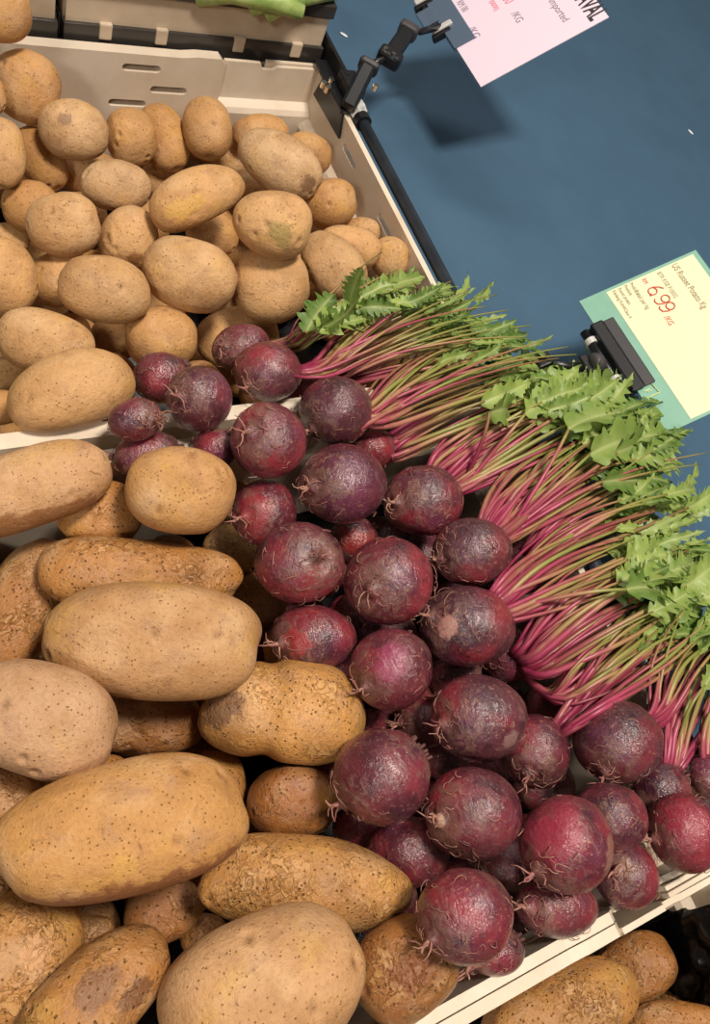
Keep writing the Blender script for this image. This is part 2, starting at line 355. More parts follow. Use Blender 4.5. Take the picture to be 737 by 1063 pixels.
def ico(sub):
    bm = bmesh.new(); bmesh.ops.create_icosphere(bm, subdivisions=sub, radius=1.0)
    bm.verts.index_update()
    v = np.array([p.co[:] for p in bm.verts]); f = [tuple(x.index for x in q.verts) for q in bm.faces]
    bm.free(); v /= np.linalg.norm(v, axis=1)[:, None]
    return v, f
ICO = {k: ico(k) for k in (3, 4, 5, 6)}
def wobble(P, scale, amp, rng, n=7):
    d = np.zeros(len(P))
    for _ in range(n):
        k = rng.normal(size=3); k *= scale * rng.uniform(.6, 1.4) / np.linalg.norm(k)
        d += np.sin(P @ k + rng.uniform(0, 6.28))
    return d * amp / math.sqrt(n)
ITEMS = [
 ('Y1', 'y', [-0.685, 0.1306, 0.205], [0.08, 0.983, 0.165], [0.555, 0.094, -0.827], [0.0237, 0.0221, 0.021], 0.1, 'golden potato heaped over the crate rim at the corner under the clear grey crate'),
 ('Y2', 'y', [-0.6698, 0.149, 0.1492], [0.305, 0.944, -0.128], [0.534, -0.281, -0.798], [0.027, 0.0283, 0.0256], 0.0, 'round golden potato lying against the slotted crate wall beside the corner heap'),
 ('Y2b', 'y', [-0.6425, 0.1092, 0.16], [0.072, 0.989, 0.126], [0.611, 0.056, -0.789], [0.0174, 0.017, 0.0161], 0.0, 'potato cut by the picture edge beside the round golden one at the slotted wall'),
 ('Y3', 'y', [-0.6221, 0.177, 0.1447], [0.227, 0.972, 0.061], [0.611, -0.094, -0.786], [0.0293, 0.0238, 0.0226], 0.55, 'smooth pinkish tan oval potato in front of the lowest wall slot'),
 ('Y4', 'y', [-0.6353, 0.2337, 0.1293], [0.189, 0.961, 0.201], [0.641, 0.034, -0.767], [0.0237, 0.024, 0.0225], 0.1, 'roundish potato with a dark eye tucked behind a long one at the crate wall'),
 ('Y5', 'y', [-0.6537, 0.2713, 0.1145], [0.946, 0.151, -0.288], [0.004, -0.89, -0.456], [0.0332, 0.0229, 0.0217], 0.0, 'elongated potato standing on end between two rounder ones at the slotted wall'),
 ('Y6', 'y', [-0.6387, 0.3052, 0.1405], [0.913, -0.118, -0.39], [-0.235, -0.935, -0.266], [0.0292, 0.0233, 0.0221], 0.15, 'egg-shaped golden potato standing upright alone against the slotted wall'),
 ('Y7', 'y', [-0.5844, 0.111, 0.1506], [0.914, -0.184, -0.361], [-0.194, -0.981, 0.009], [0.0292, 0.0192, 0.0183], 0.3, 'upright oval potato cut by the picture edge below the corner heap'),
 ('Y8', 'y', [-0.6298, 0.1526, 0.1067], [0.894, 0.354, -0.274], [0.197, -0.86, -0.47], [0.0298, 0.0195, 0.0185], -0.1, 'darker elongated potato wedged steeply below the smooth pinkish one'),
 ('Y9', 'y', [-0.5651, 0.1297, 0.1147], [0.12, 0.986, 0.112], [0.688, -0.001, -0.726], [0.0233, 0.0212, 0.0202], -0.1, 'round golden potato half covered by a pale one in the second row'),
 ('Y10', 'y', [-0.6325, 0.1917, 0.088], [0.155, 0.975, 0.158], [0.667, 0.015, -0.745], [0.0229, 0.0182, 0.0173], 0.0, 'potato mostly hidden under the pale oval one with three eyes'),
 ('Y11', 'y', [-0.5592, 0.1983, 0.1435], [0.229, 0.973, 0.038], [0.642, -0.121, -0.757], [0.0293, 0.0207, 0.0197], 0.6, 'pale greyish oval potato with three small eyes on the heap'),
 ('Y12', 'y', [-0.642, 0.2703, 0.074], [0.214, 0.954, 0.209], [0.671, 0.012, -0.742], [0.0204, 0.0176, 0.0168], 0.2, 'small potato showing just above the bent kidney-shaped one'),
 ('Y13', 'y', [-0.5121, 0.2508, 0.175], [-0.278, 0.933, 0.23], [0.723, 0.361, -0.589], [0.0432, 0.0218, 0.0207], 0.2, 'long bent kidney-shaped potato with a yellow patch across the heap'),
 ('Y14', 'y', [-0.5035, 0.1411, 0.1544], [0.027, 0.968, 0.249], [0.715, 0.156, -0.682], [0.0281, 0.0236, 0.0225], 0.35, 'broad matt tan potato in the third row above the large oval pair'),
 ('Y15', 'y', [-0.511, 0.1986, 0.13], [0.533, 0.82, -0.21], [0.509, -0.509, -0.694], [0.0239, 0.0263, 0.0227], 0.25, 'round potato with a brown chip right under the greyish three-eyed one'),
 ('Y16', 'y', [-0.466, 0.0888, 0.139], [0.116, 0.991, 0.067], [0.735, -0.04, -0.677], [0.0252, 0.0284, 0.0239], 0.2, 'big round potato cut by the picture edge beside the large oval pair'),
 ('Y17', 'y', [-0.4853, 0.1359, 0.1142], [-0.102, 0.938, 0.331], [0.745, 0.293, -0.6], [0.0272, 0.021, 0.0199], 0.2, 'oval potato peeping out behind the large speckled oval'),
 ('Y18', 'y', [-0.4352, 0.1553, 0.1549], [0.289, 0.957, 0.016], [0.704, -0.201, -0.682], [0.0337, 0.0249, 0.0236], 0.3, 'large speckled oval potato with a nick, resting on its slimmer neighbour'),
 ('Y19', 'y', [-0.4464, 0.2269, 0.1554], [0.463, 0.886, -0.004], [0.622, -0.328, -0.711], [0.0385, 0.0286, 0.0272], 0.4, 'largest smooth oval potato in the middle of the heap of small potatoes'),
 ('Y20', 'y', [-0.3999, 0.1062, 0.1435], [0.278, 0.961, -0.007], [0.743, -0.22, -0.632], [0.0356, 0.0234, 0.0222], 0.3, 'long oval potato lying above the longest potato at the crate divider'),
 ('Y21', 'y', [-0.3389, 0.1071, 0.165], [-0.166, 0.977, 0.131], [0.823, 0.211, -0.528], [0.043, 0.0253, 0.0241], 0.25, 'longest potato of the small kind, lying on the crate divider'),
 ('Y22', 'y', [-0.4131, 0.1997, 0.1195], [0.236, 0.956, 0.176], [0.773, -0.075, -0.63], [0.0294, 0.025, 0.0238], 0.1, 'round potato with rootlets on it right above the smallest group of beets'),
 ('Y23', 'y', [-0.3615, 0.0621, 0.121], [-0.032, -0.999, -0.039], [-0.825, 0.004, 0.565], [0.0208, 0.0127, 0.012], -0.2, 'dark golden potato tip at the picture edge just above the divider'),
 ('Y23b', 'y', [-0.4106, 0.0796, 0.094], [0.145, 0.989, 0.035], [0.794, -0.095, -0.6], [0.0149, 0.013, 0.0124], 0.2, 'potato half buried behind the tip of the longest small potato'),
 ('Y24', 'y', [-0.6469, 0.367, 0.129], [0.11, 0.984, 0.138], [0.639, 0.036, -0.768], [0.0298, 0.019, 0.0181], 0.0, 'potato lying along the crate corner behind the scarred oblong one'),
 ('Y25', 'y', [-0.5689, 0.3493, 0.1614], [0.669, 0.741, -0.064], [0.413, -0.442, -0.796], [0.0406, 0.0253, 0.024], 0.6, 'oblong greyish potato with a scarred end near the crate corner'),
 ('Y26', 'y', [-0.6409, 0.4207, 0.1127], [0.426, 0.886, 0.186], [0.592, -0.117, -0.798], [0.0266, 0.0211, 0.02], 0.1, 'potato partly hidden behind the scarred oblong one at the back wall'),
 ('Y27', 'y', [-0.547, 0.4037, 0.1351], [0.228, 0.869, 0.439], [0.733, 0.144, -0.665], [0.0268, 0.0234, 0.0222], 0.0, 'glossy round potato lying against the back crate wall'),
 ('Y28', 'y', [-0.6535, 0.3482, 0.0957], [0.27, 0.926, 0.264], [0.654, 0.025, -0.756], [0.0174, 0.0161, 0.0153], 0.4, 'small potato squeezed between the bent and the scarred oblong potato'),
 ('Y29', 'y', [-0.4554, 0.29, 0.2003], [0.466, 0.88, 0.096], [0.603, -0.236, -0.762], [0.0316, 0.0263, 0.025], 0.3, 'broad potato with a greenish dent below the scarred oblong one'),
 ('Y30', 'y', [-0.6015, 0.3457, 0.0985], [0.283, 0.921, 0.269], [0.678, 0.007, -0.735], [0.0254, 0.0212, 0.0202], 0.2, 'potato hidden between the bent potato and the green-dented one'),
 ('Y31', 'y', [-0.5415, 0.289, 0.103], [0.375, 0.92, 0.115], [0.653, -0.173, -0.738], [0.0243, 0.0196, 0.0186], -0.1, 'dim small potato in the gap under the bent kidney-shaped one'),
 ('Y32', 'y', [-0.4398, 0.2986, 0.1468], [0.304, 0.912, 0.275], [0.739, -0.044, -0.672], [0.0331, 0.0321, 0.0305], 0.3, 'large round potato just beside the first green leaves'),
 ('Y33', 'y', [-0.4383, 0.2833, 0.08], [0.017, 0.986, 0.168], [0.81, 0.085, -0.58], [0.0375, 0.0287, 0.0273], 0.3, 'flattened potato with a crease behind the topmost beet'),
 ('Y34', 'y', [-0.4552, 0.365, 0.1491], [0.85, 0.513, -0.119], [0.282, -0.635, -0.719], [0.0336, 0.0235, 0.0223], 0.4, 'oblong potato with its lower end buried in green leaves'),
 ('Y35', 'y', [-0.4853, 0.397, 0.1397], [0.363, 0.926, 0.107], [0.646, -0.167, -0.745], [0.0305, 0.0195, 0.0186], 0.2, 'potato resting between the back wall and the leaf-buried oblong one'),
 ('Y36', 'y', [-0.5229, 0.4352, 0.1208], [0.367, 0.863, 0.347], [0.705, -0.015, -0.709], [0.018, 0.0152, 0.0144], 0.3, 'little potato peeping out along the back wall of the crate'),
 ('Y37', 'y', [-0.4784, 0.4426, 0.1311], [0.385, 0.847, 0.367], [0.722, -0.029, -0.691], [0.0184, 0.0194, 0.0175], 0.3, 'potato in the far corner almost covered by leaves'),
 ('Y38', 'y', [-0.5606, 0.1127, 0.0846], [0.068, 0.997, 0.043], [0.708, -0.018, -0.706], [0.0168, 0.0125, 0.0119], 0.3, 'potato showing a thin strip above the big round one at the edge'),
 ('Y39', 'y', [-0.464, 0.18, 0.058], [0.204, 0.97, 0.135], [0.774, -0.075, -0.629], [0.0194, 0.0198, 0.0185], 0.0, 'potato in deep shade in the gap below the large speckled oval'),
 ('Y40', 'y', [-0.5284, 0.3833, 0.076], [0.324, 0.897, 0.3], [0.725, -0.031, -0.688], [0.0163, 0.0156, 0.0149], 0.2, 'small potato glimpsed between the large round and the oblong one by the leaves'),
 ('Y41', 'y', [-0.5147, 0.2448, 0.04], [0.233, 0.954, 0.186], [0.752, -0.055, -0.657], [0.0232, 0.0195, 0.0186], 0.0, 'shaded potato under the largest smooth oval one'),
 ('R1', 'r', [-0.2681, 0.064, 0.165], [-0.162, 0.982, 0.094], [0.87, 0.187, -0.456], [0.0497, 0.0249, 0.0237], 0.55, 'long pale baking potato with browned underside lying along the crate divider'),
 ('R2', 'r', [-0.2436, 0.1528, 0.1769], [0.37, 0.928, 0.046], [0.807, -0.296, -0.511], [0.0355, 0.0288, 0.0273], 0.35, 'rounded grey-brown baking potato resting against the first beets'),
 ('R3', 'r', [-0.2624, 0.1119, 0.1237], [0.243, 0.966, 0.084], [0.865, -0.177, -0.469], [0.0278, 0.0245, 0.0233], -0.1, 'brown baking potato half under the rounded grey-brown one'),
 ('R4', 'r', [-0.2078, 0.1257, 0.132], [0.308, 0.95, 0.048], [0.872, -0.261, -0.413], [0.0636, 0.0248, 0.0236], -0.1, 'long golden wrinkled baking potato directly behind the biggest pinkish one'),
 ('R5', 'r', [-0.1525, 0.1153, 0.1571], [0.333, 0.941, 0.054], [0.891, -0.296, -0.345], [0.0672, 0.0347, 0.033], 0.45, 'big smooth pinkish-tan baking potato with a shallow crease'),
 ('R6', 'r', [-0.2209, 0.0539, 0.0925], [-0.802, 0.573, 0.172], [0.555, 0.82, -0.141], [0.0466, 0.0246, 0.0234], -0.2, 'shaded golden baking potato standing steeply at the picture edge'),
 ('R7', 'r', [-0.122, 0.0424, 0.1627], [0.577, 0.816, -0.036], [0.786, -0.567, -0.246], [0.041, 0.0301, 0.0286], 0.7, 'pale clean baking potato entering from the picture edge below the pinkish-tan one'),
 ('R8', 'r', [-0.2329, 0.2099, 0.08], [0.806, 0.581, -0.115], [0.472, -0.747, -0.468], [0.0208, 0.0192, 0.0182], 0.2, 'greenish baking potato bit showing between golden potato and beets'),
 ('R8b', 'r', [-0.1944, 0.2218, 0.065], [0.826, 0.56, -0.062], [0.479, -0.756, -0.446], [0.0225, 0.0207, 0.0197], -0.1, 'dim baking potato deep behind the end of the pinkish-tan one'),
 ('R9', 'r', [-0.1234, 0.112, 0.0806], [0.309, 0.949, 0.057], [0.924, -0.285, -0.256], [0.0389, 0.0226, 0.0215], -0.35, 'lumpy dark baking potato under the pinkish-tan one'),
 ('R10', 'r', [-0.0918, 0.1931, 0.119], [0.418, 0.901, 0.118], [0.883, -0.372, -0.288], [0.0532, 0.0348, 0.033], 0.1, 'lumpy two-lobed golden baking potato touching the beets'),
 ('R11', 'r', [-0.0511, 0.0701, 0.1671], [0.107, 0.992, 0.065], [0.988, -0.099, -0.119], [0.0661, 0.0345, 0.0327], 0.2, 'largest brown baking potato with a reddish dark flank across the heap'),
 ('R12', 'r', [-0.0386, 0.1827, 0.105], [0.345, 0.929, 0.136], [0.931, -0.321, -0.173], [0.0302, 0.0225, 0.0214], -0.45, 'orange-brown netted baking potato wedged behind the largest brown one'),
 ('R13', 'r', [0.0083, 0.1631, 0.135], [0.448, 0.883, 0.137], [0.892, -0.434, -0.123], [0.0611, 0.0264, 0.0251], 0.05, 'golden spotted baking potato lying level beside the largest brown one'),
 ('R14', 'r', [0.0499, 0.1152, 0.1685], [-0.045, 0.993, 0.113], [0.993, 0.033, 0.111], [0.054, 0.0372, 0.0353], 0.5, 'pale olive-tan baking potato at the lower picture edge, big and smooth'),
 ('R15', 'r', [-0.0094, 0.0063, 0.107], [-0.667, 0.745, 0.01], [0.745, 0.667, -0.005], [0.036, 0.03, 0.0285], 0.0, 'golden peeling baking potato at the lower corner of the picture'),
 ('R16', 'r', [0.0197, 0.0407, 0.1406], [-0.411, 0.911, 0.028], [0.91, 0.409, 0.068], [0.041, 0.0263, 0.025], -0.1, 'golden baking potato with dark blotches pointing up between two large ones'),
 ('R17', 'r', [-0.0067, 0.0914, 0.075], [0.042, 0.996, 0.078], [0.999, -0.041, -0.018], [0.0246, 0.0179, 0.017], -0.4, 'shaded baking potato in the gap under the largest brown one'),
 ('R18', 'r', [0.017, 0.1136, 0.06], [0.372, 0.91, 0.186], [0.928, -0.37, -0.044], [0.0145, 0.013, 0.0124], -0.4, 'small dark baking potato glimpsed above the olive-tan one'),
 ('R19', 'r', [-0.0079, 0.0467, 0.06], [0.373, 0.925, 0.068], [0.928, -0.371, -0.042], [0.0157, 0.0136, 0.0129], -0.2, 'baking potato glimpsed between the peeling and the blotched golden ones'),
 ('R20', 'r', [-0.0976, 0.0148, 0.105], [0.319, 0.947, -0.031], [0.931, -0.32, -0.175], [0.0208, 0.0181, 0.0172], -0.3, 'dark golden baking potato cut by the edge under the pale clean one'),
 ('R21', 'r', [0.0728, 0.1984, 0.1529], [0.972, 0.131, 0.195], [0.193, -0.921, -0.339], [0.0254, 0.031, 0.0241], -0.35, 'orange-brown baking potato beside the lowest beet at the crate rim'),
 ('C1', 'r', [0.1491, 0.3194, 0.086], [0.046, 0.971, 0.235], [0.974, -0.095, 0.204], [0.0543, 0.0258, 0.0245], 0.0, 'golden wrinkled baking potato in the third crate right under its rim'),
 ('C2', 'r', [0.1534, 0.3961, 0.0794], [0.97, -0.028, 0.242], [0.112, -0.83, -0.546], [0.0219, 0.0303, 0.0208], -0.25, 'orange-brown round baking potato in the third crate touching the rim'),
 ('C3', 'r', [0.1951, 0.4643, 0.0446], [0.444, 0.636, 0.631], [0.861, -0.498, -0.104], [0.0337, 0.0285, 0.027], -0.1, 'shiny golden baking potato beside the black plastic liner'),
 ('C4', 'r', [0.1927, 0.3934, 0.1], [0.371, 0.883, 0.289], [0.917, -0.397, 0.037], [0.0326, 0.018, 0.0171], -0.2, 'dark-skinned baking potato cut by the lower picture edge in the third crate'),
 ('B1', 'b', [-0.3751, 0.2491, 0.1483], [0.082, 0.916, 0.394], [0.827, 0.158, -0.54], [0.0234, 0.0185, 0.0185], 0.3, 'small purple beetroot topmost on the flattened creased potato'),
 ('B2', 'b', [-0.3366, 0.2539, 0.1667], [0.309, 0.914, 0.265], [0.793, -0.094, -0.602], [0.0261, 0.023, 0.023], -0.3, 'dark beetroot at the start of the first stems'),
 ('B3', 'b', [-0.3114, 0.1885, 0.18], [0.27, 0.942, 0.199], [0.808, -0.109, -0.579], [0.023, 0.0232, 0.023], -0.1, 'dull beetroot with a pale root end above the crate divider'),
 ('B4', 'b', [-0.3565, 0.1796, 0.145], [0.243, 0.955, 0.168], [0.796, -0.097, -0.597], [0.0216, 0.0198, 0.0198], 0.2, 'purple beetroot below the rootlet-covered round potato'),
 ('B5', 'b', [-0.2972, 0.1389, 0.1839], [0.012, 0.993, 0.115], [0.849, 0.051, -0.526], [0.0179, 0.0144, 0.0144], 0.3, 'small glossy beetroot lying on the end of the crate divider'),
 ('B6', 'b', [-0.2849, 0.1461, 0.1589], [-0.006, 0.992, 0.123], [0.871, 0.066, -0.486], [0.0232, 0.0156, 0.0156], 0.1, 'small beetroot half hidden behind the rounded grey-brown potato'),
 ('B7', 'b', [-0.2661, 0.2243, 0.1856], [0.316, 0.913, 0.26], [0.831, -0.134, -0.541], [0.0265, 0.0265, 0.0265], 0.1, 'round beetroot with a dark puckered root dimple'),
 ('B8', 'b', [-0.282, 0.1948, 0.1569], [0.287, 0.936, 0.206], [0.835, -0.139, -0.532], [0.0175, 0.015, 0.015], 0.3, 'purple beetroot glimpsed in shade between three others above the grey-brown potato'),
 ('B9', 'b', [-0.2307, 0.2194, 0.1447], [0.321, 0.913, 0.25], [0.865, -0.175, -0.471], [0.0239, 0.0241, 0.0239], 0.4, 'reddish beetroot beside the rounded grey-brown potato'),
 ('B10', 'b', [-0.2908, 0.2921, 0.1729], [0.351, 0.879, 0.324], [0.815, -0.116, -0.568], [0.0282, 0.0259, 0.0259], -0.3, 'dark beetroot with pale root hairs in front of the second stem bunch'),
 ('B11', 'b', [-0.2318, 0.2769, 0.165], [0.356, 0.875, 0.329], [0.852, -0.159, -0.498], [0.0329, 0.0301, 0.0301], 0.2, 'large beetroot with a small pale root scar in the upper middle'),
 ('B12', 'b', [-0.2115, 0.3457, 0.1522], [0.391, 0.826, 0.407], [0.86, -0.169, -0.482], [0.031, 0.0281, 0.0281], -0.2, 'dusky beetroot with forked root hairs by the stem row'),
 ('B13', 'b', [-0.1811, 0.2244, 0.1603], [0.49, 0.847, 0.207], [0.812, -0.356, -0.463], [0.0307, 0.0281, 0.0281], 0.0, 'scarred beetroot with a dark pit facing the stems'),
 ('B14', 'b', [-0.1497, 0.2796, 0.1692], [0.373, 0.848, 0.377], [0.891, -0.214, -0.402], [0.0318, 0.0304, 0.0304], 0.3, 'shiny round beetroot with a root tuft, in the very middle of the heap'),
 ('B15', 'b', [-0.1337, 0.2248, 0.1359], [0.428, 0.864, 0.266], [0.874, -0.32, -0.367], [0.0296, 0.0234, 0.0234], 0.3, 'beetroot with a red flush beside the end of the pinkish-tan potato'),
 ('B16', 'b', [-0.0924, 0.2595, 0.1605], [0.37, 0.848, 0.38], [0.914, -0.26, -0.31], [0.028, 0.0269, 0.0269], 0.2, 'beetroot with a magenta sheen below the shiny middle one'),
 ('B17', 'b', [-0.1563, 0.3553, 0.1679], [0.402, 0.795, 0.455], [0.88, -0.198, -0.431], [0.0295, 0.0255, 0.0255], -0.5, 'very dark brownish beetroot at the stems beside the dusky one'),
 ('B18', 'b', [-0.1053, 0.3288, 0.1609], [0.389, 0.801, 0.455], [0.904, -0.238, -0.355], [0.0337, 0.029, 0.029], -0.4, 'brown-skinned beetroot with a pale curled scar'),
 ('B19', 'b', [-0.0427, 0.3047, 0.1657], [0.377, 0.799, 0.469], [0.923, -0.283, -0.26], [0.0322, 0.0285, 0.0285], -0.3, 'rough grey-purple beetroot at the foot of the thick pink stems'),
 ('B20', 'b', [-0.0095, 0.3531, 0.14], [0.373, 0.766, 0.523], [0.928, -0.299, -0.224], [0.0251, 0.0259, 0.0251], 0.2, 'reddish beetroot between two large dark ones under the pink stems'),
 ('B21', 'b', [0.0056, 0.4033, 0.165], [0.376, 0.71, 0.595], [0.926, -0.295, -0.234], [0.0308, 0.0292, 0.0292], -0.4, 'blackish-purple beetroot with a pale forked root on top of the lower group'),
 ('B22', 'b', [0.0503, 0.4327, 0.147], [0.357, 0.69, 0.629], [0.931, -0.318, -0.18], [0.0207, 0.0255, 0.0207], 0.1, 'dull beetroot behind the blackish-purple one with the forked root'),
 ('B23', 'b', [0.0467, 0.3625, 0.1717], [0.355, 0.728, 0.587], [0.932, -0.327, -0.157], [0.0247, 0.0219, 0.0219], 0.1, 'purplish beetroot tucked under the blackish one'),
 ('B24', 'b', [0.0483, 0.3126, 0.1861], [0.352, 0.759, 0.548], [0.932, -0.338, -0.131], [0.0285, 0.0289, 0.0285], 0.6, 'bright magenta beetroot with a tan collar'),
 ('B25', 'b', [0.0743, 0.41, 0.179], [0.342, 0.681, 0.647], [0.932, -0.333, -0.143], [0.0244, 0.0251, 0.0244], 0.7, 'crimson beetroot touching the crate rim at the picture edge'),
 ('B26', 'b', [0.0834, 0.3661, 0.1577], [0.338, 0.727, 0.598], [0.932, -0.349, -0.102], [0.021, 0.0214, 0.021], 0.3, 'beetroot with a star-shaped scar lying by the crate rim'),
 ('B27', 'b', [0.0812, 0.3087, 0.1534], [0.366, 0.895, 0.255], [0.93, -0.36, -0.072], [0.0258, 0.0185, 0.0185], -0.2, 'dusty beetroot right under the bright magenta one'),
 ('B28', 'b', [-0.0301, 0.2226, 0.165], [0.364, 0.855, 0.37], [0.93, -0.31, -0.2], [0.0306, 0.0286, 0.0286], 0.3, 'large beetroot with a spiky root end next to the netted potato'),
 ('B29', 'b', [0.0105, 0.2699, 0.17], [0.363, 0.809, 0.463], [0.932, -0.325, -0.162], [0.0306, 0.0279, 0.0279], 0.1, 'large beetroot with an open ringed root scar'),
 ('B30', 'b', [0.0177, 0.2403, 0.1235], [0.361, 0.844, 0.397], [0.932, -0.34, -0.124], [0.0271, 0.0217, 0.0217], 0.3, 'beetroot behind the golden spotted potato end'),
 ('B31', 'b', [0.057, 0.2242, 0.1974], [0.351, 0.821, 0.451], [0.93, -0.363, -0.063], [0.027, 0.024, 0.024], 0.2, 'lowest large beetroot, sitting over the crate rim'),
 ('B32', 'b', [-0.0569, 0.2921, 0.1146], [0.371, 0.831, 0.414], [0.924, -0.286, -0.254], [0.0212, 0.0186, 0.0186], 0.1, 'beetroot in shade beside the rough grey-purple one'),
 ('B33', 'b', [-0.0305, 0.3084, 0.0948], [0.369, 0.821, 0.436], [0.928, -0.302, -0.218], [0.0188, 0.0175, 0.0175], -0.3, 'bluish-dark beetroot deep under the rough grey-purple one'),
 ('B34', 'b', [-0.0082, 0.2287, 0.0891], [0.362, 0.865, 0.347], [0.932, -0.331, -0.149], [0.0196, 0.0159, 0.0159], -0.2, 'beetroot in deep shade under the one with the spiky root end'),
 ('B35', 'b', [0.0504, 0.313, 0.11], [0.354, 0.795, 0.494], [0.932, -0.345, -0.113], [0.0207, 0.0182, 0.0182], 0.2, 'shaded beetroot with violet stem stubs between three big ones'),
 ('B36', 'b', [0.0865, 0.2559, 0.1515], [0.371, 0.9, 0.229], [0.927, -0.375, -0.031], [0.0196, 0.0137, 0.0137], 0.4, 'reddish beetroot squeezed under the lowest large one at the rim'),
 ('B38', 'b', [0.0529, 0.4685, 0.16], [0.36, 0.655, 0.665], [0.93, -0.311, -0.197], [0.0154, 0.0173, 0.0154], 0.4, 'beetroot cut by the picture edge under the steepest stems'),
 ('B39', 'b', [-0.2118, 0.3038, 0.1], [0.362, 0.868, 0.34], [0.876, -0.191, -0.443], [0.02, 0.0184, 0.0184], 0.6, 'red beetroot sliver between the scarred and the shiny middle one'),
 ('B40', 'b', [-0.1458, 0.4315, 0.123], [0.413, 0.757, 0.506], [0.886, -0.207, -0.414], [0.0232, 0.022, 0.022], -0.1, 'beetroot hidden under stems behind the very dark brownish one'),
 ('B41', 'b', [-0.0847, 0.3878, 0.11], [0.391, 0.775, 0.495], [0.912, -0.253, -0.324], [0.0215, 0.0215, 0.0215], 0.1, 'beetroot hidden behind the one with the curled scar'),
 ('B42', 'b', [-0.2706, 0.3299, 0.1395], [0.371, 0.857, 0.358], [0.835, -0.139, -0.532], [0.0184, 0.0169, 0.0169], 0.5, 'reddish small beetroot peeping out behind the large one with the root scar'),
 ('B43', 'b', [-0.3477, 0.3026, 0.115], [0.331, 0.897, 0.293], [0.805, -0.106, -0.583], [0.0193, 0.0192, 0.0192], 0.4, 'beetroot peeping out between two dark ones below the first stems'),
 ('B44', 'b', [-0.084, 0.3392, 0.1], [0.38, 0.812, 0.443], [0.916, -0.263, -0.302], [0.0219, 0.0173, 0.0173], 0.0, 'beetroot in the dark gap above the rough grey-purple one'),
 ('B45', 'b', [-0.1523, 0.2873, 0.09], [0.363, 0.865, 0.345], [0.902, -0.233, -0.365], [0.0201, 0.0199, 0.0199], 0.0, 'beetroot in the dark gap under the shiny middle one'),
]
